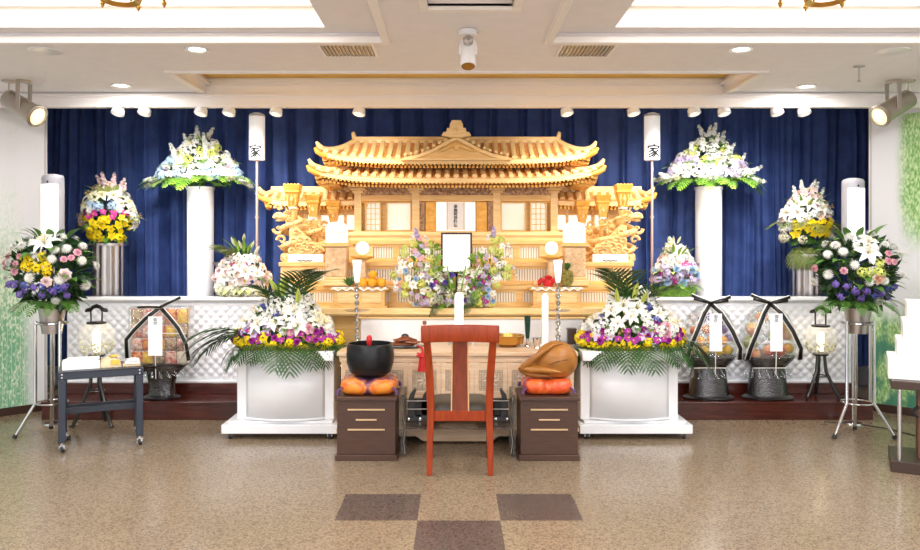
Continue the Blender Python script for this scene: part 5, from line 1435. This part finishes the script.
# bouquets on the tall steel pedestals
x, d, zt = p1
arrangement('pedestal_bouquet', 'white and yellow bouquet with a purple band on the tall steel pedestal', (x, d, zt + .001), .60, .25, .2, EGG,
    [('orchid', 'yellow', 20, .06, .4, -80, 80, .085), ('spray', 'yellow', 6, .08, .36, -70, 70, .09), ('orchid', 'magenta', 7, .4, .5, -60, 60, .08), ('spray', 'sky', 4, .46, .6, -75, 75, .09), ('lily', 'cream', 6, .5, .75, -85, 85, .15), ('chrysanthemum', 'white', 8, .5, .8, -A, A, .1),
     ('orchid', 'blush', 8, .55, .9, -A, A, .1), ('orchid', 'yellow', 4, .76, .88, -50, 50, .07), ('spike', 'blush', 5, .82, .97, -A, A, .085, .9), ('lily', 'blush', 3, .8, .92, -90, 90, .1, .5), ('lily', 'white', 3, .3, .5, 70, 100, .14), ('lily', 'blush', 3, .3, .5, -100, -70, .14)],
    [('leaf_pale', 7, 50, 110, 10, .2, .35), ('leaf', 6, -110, -50, 5, .19, .2), ('leaf', 6, -90, 90, -20, .14, .08), ('leaf_pale', 6, -90, 90, 50, .17, .7)], (130, .1, LEAFM), None, 21)
x, d, zt = p2
arrangement('pedestal_bouquet', 'white bouquet with a yellow heart and hanging fronds on the tall steel pedestal', (x, d, zt + .001), .66, .25, .19, EGG,
    [('orchid', 'yellow', 16, .28, .48, -48, 48, .1), ('lily', 'white', 6, .5, .72, -80, 80, .15), ('orchid', 'blush', 12, .46, .85, -A, A, .1), ('spray', 'white', 9, .45, .8, -A, A, .09), ('chrysanthemum', 'white', 7, .35, .6, -A, A, .09),
     ('spike', 'white', 5, .82, .98, -A, A, .09, .9), ('lily', 'blush', 3, .78, .92, -90, 90, .11, .5), ('orchid', 'pink', 4, .7, .9, -80, 80, .09), ('spray', 'cream', 6, .2, .4, -100, 100, .08)],
    [('palm_olive', 7, -60, 60, -58, .27, .12), ('palm_olive', 7, -110, 110, 10, .25, .4), ('palm', 4, 40, 110, 10, .22, .35), ('blade', 8, -90, 90, 50, .22, .6)], (130, .1, LEAFM), None, 22)
# bouquets on the counters
def basket(t_loc, mat, lab, rx, ry, h):
    m = MB(); m.lathe([(.001, 0), (1 - .1, 0), (1, h), (.93, h), (.001, h * .9)], 28, None, rx, ry); return tag(m.build('flower_basket', mat, None, t_loc), lab, 'basket')
d = 7.16; x = X(242.5, d)
arrangement('counter_bouquet', 'cream and white bouquet with two purple hearts standing on the quilted counter', (x, d, ZP + .001), .53, .24, .13, [(0, .6), (.15, .95), (.35, 1), (.6, .74), (.85, .32), (1, .08)],
    [('orchid', 'blush', 16, .2, .72, -A, A, .1), ('orchid', 'magenta', 2, .55, .62, -35, 25, .08), ('lily', 'white', 5, .3, .65, -80, 80, .14), ('rose', 'blush', 7, .25, .5, -80, 80, .09), ('spray', 'white', 10, .2, .7, -A, A, .09), ('spray', 'cream', 12, .02, .24, -A, A, .09), ('bud', 'cream', 5, .72, .95, -80, 80, .1, .6)],
    [('palm_olive', 5, -95, -20, 48, .26, .6), ('leaf_pale', 10, -100, 100, -5, .14, .1), ('blade', 6, -80, 80, 55, .2, .7), ('leaf', 6, 40, 110, 0, .15, .3)], (110, .08, LEAFM), None, 31)
x = X(675, d)
basket((x, d, ZP + .001), MOSS, 'green moss basket under the lilac and white bouquet', .2, .11, .085)
arrangement('counter_bouquet', 'lilac white and blue bouquet in a green moss basket on the quilted counter', (x, d, ZP + .088), .42, .2, .13, [(0, .8), (.12, 1), (.35, .98), (.6, .72), (.85, .32), (1, .08)],
    [('rose', 'sky', 6, .1, .42, -75, 75, .09), ('spray', 'lilac', 9, .08, .45, -A, A, .09), ('orchid', 'blush', 10, .15, .7, -A, A, .09), ('orchid', 'magenta', 4, .35, .55, 0, 60, .07), ('orchid', 'purple', 4, .1, .3, -60, 30, .06), ('chrysanthemum', 'white', 8, .2, .75, -A, A, .09), ('spray', 'white', 8, .4, .85, -A, A, .08), ('bud', 'cream', 5, .75, .95, -80, 80, .1, .6), ('spike', 'cream', 3, .7, .9, -70, 70, .1, .7)],
    [('blade', 9, -100, 100, 45, .2, .6), ('leaf_pale', 8, -100, 100, 10, .14, .3), ('fern', 5, -110, 110, -10, .18, .05)], (110, .08, LEAFB), None, 32)

# standing tripod sprays
def tripod(px, d, zv0, zv1, label, foot):
    x = X(px, d)
    t = thing('tripod_stand', label, 'flower stand', (x, d, 0), 'chrome tripod flower stands')
    for k, (fx, fy) in enumerate(foot):
        n = V((fx, fy, 0)).normalized()
        m = MB(); m.tube([(n.x * .115, n.y * .115, zv0 + .1), (n.x * .115, n.y * .115, .26), (n.x * .13, n.y * .13, .235), (fx, fy, .012)], .0125, 10); o = m.build('leg', CHROME, t)
        m = MB(); m.tube([(fx - n.x * .008, fy - n.y * .008, .03), (fx + n.x * .004, fy + n.y * .004, .004)], .018, 8); m.build('rubber_foot', RUBBER, o)
    for z in (.26, zv0 + .08):
        m = MB(); m.tube([(.115 * math.cos(a), .115 * math.sin(a), z) for a in [2 * PI * i / 24 for i in range(25)]], .007, 8); m.build('ring', CHROME, t)
    m = MB(); m.lathe([(.001, zv0), (.072, zv0), (.1, zv1), (.094, zv1), (.07, zv0 + .02), (.001, zv0 + .015)], 28); m.build('cone_vase', STEEL, t)
    return x
dT = 6.1
tripod(52, dT, .80, 1.0, 'chrome tripod stand with a cone vase at the bamboo mural', [(-.235, -.1), (.2, -.14), (-.12, .22)])
tripod(857.5, dT, .80, 1.0, 'chrome tripod stand with a cone vase at the leafy mural', [(-.23, -.1), (.225, -.12), (.08, .2)])
ROUND = [(0, .32), (.12, .62), (.35, .95), (.6, 1), (.8, .85), (1, .32)]
for px, lab, seed in ((52, 'round spray of white mums with pink clusters and a yellow plume on a tripod', 41), (857, 'round spray of white mums with a pink rose and violet clusters on a tripod', 42)):
    first = seed == 41
    arrangement('tripod_spray', lab, (X(px, dT), dT, .985), .60, .345, .24, ROUND,
        [('chrysanthemum', 'white', 14, .3, .97, -105, 105, .085), ('chrysanthemum', 'white', 6, .7, .98, -95, 95, .085), ('lily', 'white', 1 if first else 2, .74, .88, -8, 16, .19), ('spray', 'yellow' if first else 'lime', 6 if first else 4, .5, .74, -14, 14, .075),
         ('carnation', 'pink', 8 if first else 2, .5, .75, -90, -25, .055), ('carnation', 'pink', 3, .62, .75, 20, 60, .055), ('spray', 'violet', 9, .16, .4, -55, 55, .058), ('spray', 'blue', 3, .2, .35, -40, 40, .055), ('carnation', 'blush', 2, .38, .48, 10, 40, .085) if first else ('rose', 'peach', 1, .4, .44, -8, 8, .1), ('chrysanthemum', 'white', 1, .12, .16, 20, 35, .1)],
        [('leaf', 16, -115, 115, 10, .2, (.25, .8)), ('blade', 20, -115, 115, 20, .2, (.4, .9)), ('fern_dark', 9, -100, 100, -15, .24, .12), ('leaf', 6, -100, 100, 50, .16, .9)], (480, .1, LEAFD), 'tripod sprays', seed)
# big arrangements on the white stands
BIG = [(0, .75), (.12, 1), (.3, .86), (.55, .56), (.8, .32), (1, .1)]
for c, lab, seed, s in ((sa, 'wide lily arrangement with purple and yellow flowers and palm fronds beside the singing bowl', 51, -1), (sb, 'wide lily arrangement with purple and yellow flowers and palm fronds beside the wooden fish', 52, 1)):
    px = 288 if s < 0 else 632
    cc = (X(px, 6.2), 6.2, .676)
    arrangement('stand_flowers', lab, cc, .50, .44, .25, BIG,
        [('lily', 'white', 10, .36, .9, -85, 85, .155), ('spray', 'white', 12, .3, .8, -A, A, .1), ('chrysanthemum', 'white', 4, .3, .6, -80, 80, .08), ('orchid', 'purple', 13, .16, .46, -85, 85, .07), ('carnation', 'purple', 10, .14, .42, -80, 80, .055), ('carnation', 'pink', 2, .26, .36, 10, 45, .1), ('orchid', 'lilac', 5, .2, .4, -70, 70, .09),
         ('spray', 'yellow', 22, .02, .28, -95, 95, .075), ('orchid', 'yellow', 12, .02, .3, -95, 95, .05), ('spray', 'blue', 4, .45, .75, -80, 80, .06), ('bud', 'lime', 4, .68, .92, -50, 50, .17, .7), ('lily', 'cream', 2, .3, .5, 55, 85, .15)],
        [('palm', 15, -95, 95, -8, .34, .06), ('palm', 5, -98, -60, 6, .6, .1) if s < 0 else ('palm', 3, 60, 95, -8, .45, .08), ('palm', 3, 60, 95, -10, .4, .08) if s < 0 else ('palm', 2, -95, -70, -20, .36, .08), ('palm', 4, 15 if s < 0 else -75, 75 if s < 0 else -15, 66, .42, .62), ('palm', 3, -75 if s < 0 else 20, -25 if s < 0 else 75, 56, .34, .6), ('leaf', 9, -95, 95, 15, .15, .3), ('blade', 14, -95, 95, 25, .16, (.2, .7))], (380, .1, LEAFM), 'wide arrangements on the white stands', seed)
# the horseshoe arrangement round the portrait
def horseshoe(tt, ph, r):                           # tt: 0 end to end 1 through the bottom, ph used as angle round the tube
    u = tt * 2 - 1
    a = abs(u)
    xs = interp([(0, 0), (.25, .17), (.45, .30), (.6, .345), (1, .315)], a); zs = interp([(0, .115), (.25, .10), (.45, .11), (.6, .21), (.85, .42), (1, .57)], a)
    rr = interp([(0, .2), (.4, .25), (.6, .2), (.8, .165), (.93, .11), (1, .05)], a)
    sg = 1 if u >= 0 else -1
    k = smooth((a - .38) / .3); n = (V((math.sin(ph), -math.cos(ph) * .9, .25 + .25 * math.sin(ph * 2))).normalized() * k + V((sg * .15, -math.cos(ph), math.sin(ph))).normalized() * (1 - k)).normalized()
    return V((sg * xs + n.x * rr, n.y * min(.09, rr * .5), max(.035, .035 + zs + n.z * rr * (.45 if a > .5 else .72)))), n
# the horseshoe is symmetrical about the portrait: parameter runs from one tip to the other
arrangement('horseshoe_flowers', 'horseshoe of mixed pastel flowers wrapped round the blank portrait', (X(456, 6.69), 6.68, .957), .6, 1, 1, [(0, 1), (1, 1)],
    [('orchid', 'white', 34, .0, 1, -85, 85, .07), ('lily', 'white', 6, .1, .9, -70, 70, .085), ('orchid', 'lilac', 24, .05, .95, -80, 80, .06), ('spray', 'lime', 11, .02, .4, -80, 80, .075), ('spray', 'lime', 11, .6, .98, -80, 80, .075), ('rose', 'sky', 5, .15, .42, -60, 60, .06), ('rose', 'sky', 5, .58, .85, -60, 60, .06), ('orchid', 'purple', 8, .26, .46, -50, 50, .06), ('orchid', 'purple', 8, .54, .74, -50, 50, .06), ('carnation', 'violet', 4, .3, .7, -60, 60, .065), ('orchid', 'pink', 10, .0, 1, -70, 70, .065), ('spray', 'cream', 12, .3, .7, -60, 90, .07), ('spray', 'lilac', 10, .3, .7, -80, 60, .07),
     ('spike', 'lilac', 1, .0, .03, -20, 20, .1, 1), ('spike', 'lilac', 1, .97, 1, -20, 20, .1, 1), ('spray', 'white', 8, .05, .95, -85, 85, .07)],
    [('palm', 5, -80, 80, -28, .16, .34), ('palm', 5, -80, 80, -28, .16, .66), ('blade', 10, -95, 95, 5, .13, (.05, .3)), ('blade', 10, -95, 95, 5, .13, (.7, .95)), ('blade', 8, -70, 70, -30, .13, (.3, .7)), ('fern', 6, -70, 70, -30, .16, (.25, .75))], (420, .07, LEAFB), None, 61, surf=horseshoe)

# ================================================================ glass lanterns
def glass_lantern(px, d, z0, zb0, zb1, zt, rw, label, feet, seed):
    x = X(px, d)
    t = thing('glass_lantern', label, 'lantern', (x, d, z0), 'round glass bowl lanterns')
    b, c, h = zb0 - z0, zb1 - z0, zt - z0
    for fx, fy in feet:
        n = V((fx, fy, 0)).normalized()
        m = MB(); m.tube([(n.x * .03, n.y * .03, b), (n.x * .045, n.y * .045, b * .6), (fx * .85, fy * .85, b * .12), (fx, fy, .012), (fx + n.x * .022, fy + n.y * .012, .016)], [.014, .015, .016, .014, .008], 8); m.build('leg', BLACK, t)
    m = MB(); m.tube([(.06 * math.cos(a), .06 * math.sin(a), b * .5) for a in [2 * PI * i / 20 for i in range(21)]], .006, 6); m.build('leg_ring', BLACK, t)
    m = MB(); m.lathe([(.001, b - .012), (.06, b - .012), (.07, b), (.06, b + .008), (.001, b + .008)], 20); m.build('bowl_seat', BLACK, t)
    pr = [(.04, b + .004)] + [(rw * math.sin(PI * q) ** .42 if 0 < q < 1 else .05, b + (c - b) * (1 - math.cos(PI * q)) / 2) for q in [i / 14 for i in range(1, 14)]] + [(.06, c)]
    m = MB(); m.lathe(pr[:], 32); o = m.build('glass_bowl', GLASSB, t)
    m = MB(); rr = random.Random(seed)
    for k in range(90):
        a = rr.uniform(0, 2 * PI); zz = rr.uniform(.06, .42); r = rw * math.sin(PI * max(.05, math.acos(1 - 2 * zz) / PI)) ** .62 * rr.uniform(.88, .96)
        m.ball((r * math.cos(a), r * math.sin(a), b + (c - b) * zz), rr.uniform(.007, .012), 7, 5)
    m.build('bead_filling', pm('lantern_beads', (250, 244, 214), .4, c2=(168, 172, 140), scale=60), o)['kind'] = 'stuff'
    m = MB(); m.lathe([(.001, b + .02), (.028, b + .03), (.032, b + (c - b) * .7), (.02, b + (c - b) * .8), (.001, b + (c - b) * .82)], 16); m.build('lit_candle', pm('candle_glow', (255, 240, 196), .5, emit=2.0), o)
    m = MB(); m.lathe([(.03, c - .01), (.075, c - .006), (.08, c + .008), (.05, c + .014), (.001, c + .014)], 24); m.build('bowl_collar', BLACK, t)
    for s in (-1, 1):
        m = MB(); m.tube([(s * .045, 0, c + .012), (s * .047, 0, h - .03)], .007, 8); m.build('handle_post', BLACK, t)
    m = MB(); pts = [(-.092, 0, h - .045), (-.08, 0, h - .036), (-.05, 0, h - .03), (-.03, 0, h - .01), (0, 0, h), (.03, 0, h - .01), (.05, 0, h - .03), (.08, 0, h - .036), (.092, 0, h - .045)]
    m.tube(pts, [.009, .016, .018, .016, .018, .016, .018, .016, .009], 8); m.build('roof_handle', BLACK, t)
    lamp('lantern_lamp', 'POINT', (x, d, z0 + c - .05), 1.2, (1, .85, .6), .02)
glass_lantern(96.5, 6.42, 0, Z(355, 6.42), Z(323, 6.42), Z(306, 6.42), .142, 'round glass lantern with a black roof handle behind the side table', [(-.16, -.08), (.16, -.08), (0, .16)], 1)
glass_lantern(820.5, 6.82, .1565, Z(354, 6.82), Z(326, 6.82), Z(307.5, 6.82), .128, 'round glass lantern with a black roof handle on the step beside the fruit basket', [(-.14, -.05), (.13, -.07), (.01, .12)], 2)

# ================================================================ wrapped gifts on the step
ZS = .1565
def ribbon(t, pts, w=.02):
    for nm, mt, ww, off in (('white_ribbon_edge', RIBW, w, 0), ('black_ribbon', RIBB, w * .68, -.004)):
        m = MB(); n = len(pts)
        vs = []
        for i, p in enumerate(pts):
            p = V(p); tg = V(pts[min(n - 1, i + 1)]) - V(pts[max(0, i - 1)]); sd = V((tg.z, 0, -tg.x)).normalized()
            if sd.length < .1: sd = V((1, 0, 0))
            vs += [p - sd * ww + V((0, off, 0)), p + sd * ww + V((0, off, 0))]
        m.add(vs, [(2 * i, 2 * i + 1, 2 * i + 3, 2 * i + 2) for i in range(n - 1)])
        m.build(nm, mt, t, solid=.003, sharp=180)
def bow(t, c, tilt=0):
    for s in (-1, 1):
        for up, L in ((.03, .15), (.062, .17)):
            ribbon(t, [c, (c[0] + s * L * .5, c[1] - .006, c[2] + up * .5 + s * tilt * .5), (c[0] + s * L, c[1] - .01, c[2] + up + s * tilt)], .017)
def tagcard(t, x, y, z0, z1, w=.036):
    m = MB(); m.box(x - w, x + w, y - .003, y, z0, z1); o = m.build('name_card', TUBEP, t)  # card glows faintly to look whiter, though it is no lantern
    text('card_writing', '御\n供', .036, INK, o, (x, y - .0045, z1 - .045), .0008)
    m = MB(); m.tube([(x, y, z0), (x, y + .01, z0 - .2)], .004, 6); m.build('white_cord', RIBW, t)
def fruit_gift(px, label, kinds, seed):
    d = 6.815; x = X(px, d)
    t = thing('fruit_basket_gift', label, 'gift basket', (x, d, ZS), 'film wrapped fruit baskets')
    Y = .7; s = d / F
    m = MB(); m.lathe([(.001, 0), (.215, 0), (.222, .012), (.205, .02), (.18, .03), (.001, .03)], 32, None, 1, Y); m.build('base_plate', BLACK, t)
    m = MB(); m.lathe([(.176, .03), (.168, .10), (.155, .20), (.15, .28)], 32, None, 1, Y, cap=False); m.build('black_stand', SMOKEF, t)
    m = MB(); m.lathe([(.001, .032), (.14, .032), (.12, .16), (.1, .17), (.001, .17)], 28, None, 1, Y); m.build('inner_stem', BLACKM, t)
    m = MB(); m.lathe([(.001, .25), (.10, .25), (.16, .28), (.215, .335), (.235, .365), (.225, .37), (.16, .30), (.001, .29)], 32, None, 1, Y); m.build('tray_bowl', SMOKEF, t)
    m = MB(); m.lathe([(.225, .35), (.243, .42), (.245, .50), (.225, .62), (.18, .72), (.1, .79), (.03, .82)], 32, None, 1, Y, .03, 11, cap=False); m.build('film_dome', FILM, t)
    m = MB()
    for k in range(16):
        a = 2 * PI * k / 16; m.tube([(.15 * math.cos(a), .15 * math.sin(a) * Y, .28), (.2 * math.cos(a + .2), .2 * math.sin(a + .2) * Y, .19), (.14 * math.cos(a), .14 * math.sin(a) * Y, .22)], [.004, .012, .004], 6)
    m.build('gathered_film', FILM, t)
    yy = -.245 * Y - .012
    ribbon(t, [(-.225, yy * .7, .35), (-.215, yy * .95, .45), (-.15, yy * .9, .60), (-.07, yy * .6, .75), (0, -.05, .825)], .024); ribbon(t, [(.225, yy * .7, .35), (.215, yy * .95, .45), (.15, yy * .9, .60), (.07, yy * .6, .75), (0, -.05, .825)], .024)
    bow(t, (0, -.055, .83), -.008)
    m = MB(); m.tube([(-.235, -.02, .50), (-.12, yy * .9, .505), (.12, yy * .9, .505), (.235, -.02, .50)], .004, 6); m.tube([(-.15, -.08, .27), (-.1, yy * .72, .28), (.1, yy * .72, .28), (.15, -.08, .27)], .004, 6); m.build('tie_cord', RIBW, t)
    tagcard(t, 0, yy - .004, .43, .75, .052)
    # the fruit inside
    rr = random.Random(seed)
    for kind, mt, r, pos, lab, grp in kinds:
        proto = None
        for (fx, fy, fz) in pos:
            if proto is None:
                m = MB(); m.lathe([(.001, -.94 * r), (.3 * r, -.93 * r), (.72 * r, -.66 * r), (.97 * r, -.15 * r), (.97 * r, .25 * r), (.75 * r, .68 * r), (.34 * r, .9 * r), (.08 * r, .84 * r), (.001, .82 * r)], 18); o = m.build(kind, mt, None); proto = o
                m = MB(); m.tube([(0, 0, r * .8), (.02 * r, 0, r * 1.05)], .003, 5); sm = m.build('stalk', PINEL, o)
            else:
                o = proto.copy(); COL.objects.link(o); q = sm.copy(); COL.objects.link(q); q.parent = o
            tag(o, lab, 'fruit', grp if len(pos) > 1 else None); o.location = (x + fx, d + fy, ZS + fz); o.rotation_euler = (rr.uniform(-.6, .6), rr.uniform(-.6, .6), rr.uniform(0, 6))
fruit_gift(708.5, 'film wrapped basket of lemons and grapes tied with black ribbon beside the white flower stand',
    [('lemon', LEMON, .044, [(-.16, -.02, .42), (-.06, -.08, .42), (.06, -.08, .42), (.16, -.02, .42)], 'yellow lemon in the bottom row of the basket beside the white flower stand', 'lemons in the gift basket'),
     ('orange', ORANGE, .042, [(-.09, -.05, .505), (.0, -.07, .507), (.11, -.05, .505)], 'orange in the middle row of the basket of lemons and grapes', 'oranges in the lemon gift basket'),
     ('apple', APPLE, .044, [(-.125, -.01, .585), (-.03, -.045, .6)], 'red apple above the oranges in the basket of lemons and grapes', 'apples in the lemon gift basket'),
     ('plum', GRAPE, .04, [(.13, -.01, .60), (.18, .0, .52), (.095, -.01, .675), (.01, -.01, .71), (.05, -.045, .60), (-.06, -.01, .68)], 'purple plum near the film dome of the basket of lemons and grapes', 'plums in the lemon gift basket'),
     ('melon', MELON, .07, [(0, .045, .44)], 'pale green melon at the back of the basket of lemons and grapes', None)], 4)
fruit_gift(767.5, 'film wrapped basket of peaches and melons next to the black-handled glass lantern',
    [('grapefruit', LEMON, .066, [(.105, -.03, .66)], 'big yellow grapefruit high in the basket next to the glass lantern', None),
     ('peach', PEACH, .056, [(-.14, -.02, .60), (-.05, -.02, .70), (.175, .01, .555)], 'pink peach high in the basket next to the glass lantern', 'peaches in the gift basket'),
     ('melon', MELON, .062, [(-.15, .0, .485), (.06, .0, .535)], 'pale melon in the middle of the basket next to the glass lantern', 'melons in the peach gift basket'),
     ('apple', APPLE, .052, [(-.13, -.045, .385), (.08, -.06, .415), (-.02, -.07, .42)], 'red apple at the bottom of the basket next to the glass lantern', 'apples in the peach gift basket'),
     ('orange', ORANGE, .048, [(.175, -.01, .43)], 'single orange at the bottom of the basket next to the glass lantern', None)], 5)
# boxed snacks wrapped in film
d = 6.815; x = X(162, d)
t = thing('snack_gift', 'film wrapped gift of colourful snack packets on a black bowl tied with black ribbon', 'gift basket', (x, d, ZS))
m = MB(); m.lathe([(.001, 0), (.16, 0), (.165, .012), (.12, .03), (.001, .03)], 28, None, 1, .75); m.build('base_plate', BLACK, t)
m = MB(); m.lathe([(.12, .03), (.11, .1), (.13, .2), (.22, .285), (.235, .297)], 28, None, 1, .6); m.build('black_bowl', SMOKEF, t)
m = MB(); m.lathe([(.001, .03), (.1, .03), (.09, .2), (.15, .27), (.001, .27)], 24, None, 1, .6); m.build('inner_bowl', BLACKM, t)
m = MB(); m.box(-.26, .26, -.10, .09, .30, .80); m.build('film_wrap', FILM, t, bev=.02)
m = MB()
for k in range(16):
    a = 2 * PI * k / 16; m.tube([(.15 * math.cos(a), .09 * math.sin(a), .28), (.2 * math.cos(a + .2), .12 * math.sin(a + .2), .19), (.14 * math.cos(a), .09 * math.sin(a), .22)], [.004, .014, .004], 6)
m.build('gathered_film', FILM, t)
ribbon(t, [(-.26, -.105, .36), (-.265, -.11, .52), (-.20, -.11, .60), (-.1, -.115, .70), (.03, -.12, .80)], .022); ribbon(t, [(.27, -.105, .34), (.25, -.11, .48), (.18, -.11, .62), (.1, -.115, .72), (.03, -.12, .80)], .022)
ribbon(t, [(.03, -.125, .80), (-.06, -.13, .805), (-.16, -.13, .80)], .014); ribbon(t, [(.03, -.125, .80), (.1, -.13, .835), (.21, -.135, .885)], .016)
m = MB(); m.tube([(-.1, -.105, .57), (.06, -.115, .575), (.25, -.11, .57)], .004, 6); m.build('tie_cord', RIBW, t)
tagcard(t, -.01, -.125, .385, .72, .06)
rr = random.Random(9); k = 0
rows = [(.305, .42), (.425, .53), (.535, .645), (.65, .785)]
for j, (za, zb2) in enumerate(rows):
    xs_ = [-.245, -.15, -.05, .05, .15, .245]
    for i in range(5):
        mt = SNACKS[(i * 2 + j * 3) % 5]; cN = ['orange', 'red', 'yellow', 'white', 'brown'][(i * 2 + j * 3) % 5]
        if j == 0 and i == 4: mt, cN = BEIGEB, 'beige'
        rown = ['bottom', 'second', 'third', 'top'][j]; cn = ['first', 'second', 'third', 'fourth', 'last'][i]
        o = thing('snack_packet', '%s snack packet, %s from the left in the %s row of the wrapped snack gift' % (cN, cn, rown), 'snack', (x + (xs_[i] + xs_[i + 1]) / 2, d - .03, ZS + za + .001), 'snack packets in the wrapped gift')
        w = (xs_[i + 1] - xs_[i]) / 2 - .003; hh = zb2 - za - .004
        m = MB(); m.grid(lambda u, v: ((u - .5) * 2 * w, -.03 - .022 * (math.sin(u * PI) * math.sin(v * PI)) ** .5, v * hh), 8, 8); m.box(-w, w, -.03, .05, 0, hh); m.build('packet', mt, o)
        m = MB(); m.box(-w, w, -.036, -.03, hh - .012, hh); m.build('sealed_edge', SNACKS[3], o)
# thin cable across the floor near the tripod
m = MB(); m.tube([(3.1, 6.55, .006), (3.34, 6.48, .006), (3.5, 6.3, .006), (3.62, 6.0, .006), (3.8, 5.84, .006), (4.0, 5.75, .006)], .005, 6)
tag(m.build('power_cable', CABLE, None), 'thin dark power cable on the floor at the foot of the leafy mural', 'cable')
m = MB(); m.tube([(-2.95, 6.42, .42), (-2.8, 6.45, .36), (-2.7, 6.44, .34), (-2.62, 6.44, .39), (-2.58, 6.44, .36)], .005, 6); 
# ================================================================ lights
for i in INN:
    lamp('coffer_lamp', 'AREA', ((i[0] + i[1]) / 2, (i[2] + i[3]) / 2, CZ + .48), 88, (.98, .985, 1), i[1] - i[0] - .7, rot=(0, 0, 0), sy=i[3] - i[2] - .9)
for x in (-1.05, 1.15): lamp('slot_lamp', 'AREA', (x, 6.15, CZ + .055), 2.2, (1, .84, .5), 1.6, rot=(R(180), 0, 0), sy=.05)
for px in (119, 145.5, 202, 230, 277, 360, 566, 632.5, 693, 723, 776, 803):
    x = X(px, 6.62)
    lamp('mini_spot_lamp', 'SPOT', (x, 6.66, 2.565), 30, (1, .94, .84) if 270 < px < 640 else (1, .98, .96), .03, aim=(x * .94, 7.6, 1.5), spot=110, blend=.9)
for px, s in ((24, 1), (893, -1)):
    lamp('theatre_spot_lamp', 'SPOT', (X(px, 6.12) + s * .14, 6.12, 2.5), 220, (1, .97, .92), .05, aim=(s * -1.9, 7.6, 1.3), spot=60, blend=.8)
# unseen fill lamps added overhead near the camera to brighten the hall
for x in (-2.6, 0, 2.6):
    for y in (.2, -2.2):
        lamp('fill_lamp', 'AREA', (x, y, CZ - .03), 62, (.98, .985, 1), 1.2, rot=(0, 0, 0))
w = bpy.data.worlds.new('room_light'); SC.world = w; w.use_nodes = True
bg = w.node_tree.nodes['Background']; bg.inputs[0].default_value = (.975, .985, 1, 1); bg.inputs[1].default_value = 1.75
# ================================================================ camera
cam = bpy.data.cameras.new('camera'); co_ = bpy.data.objects.new('camera', cam); COL.objects.link(co_)
co_.location = (0, 0, H); co_.rotation_euler = (R(90), 0, 0)
cam.sensor_width = 36; cam.lens = 36 * F / 920
cam.shift_x = (460 - CX) / 920; cam.shift_y = -(275 - HY) / 920
cam.clip_start = .05
SC.camera = co_
SC.view_settings.view_transform = 'Standard'; SC.view_settings.look = 'None'; SC.view_settings.gamma = 1; SC.view_settings.use_curve_mapping = False
SC.view_settings.exposure = 0.12
SC.cycles.use_denoising = True
SC.cycles.max_bounces = 8; SC.cycles.transparent_max_bounces = 16
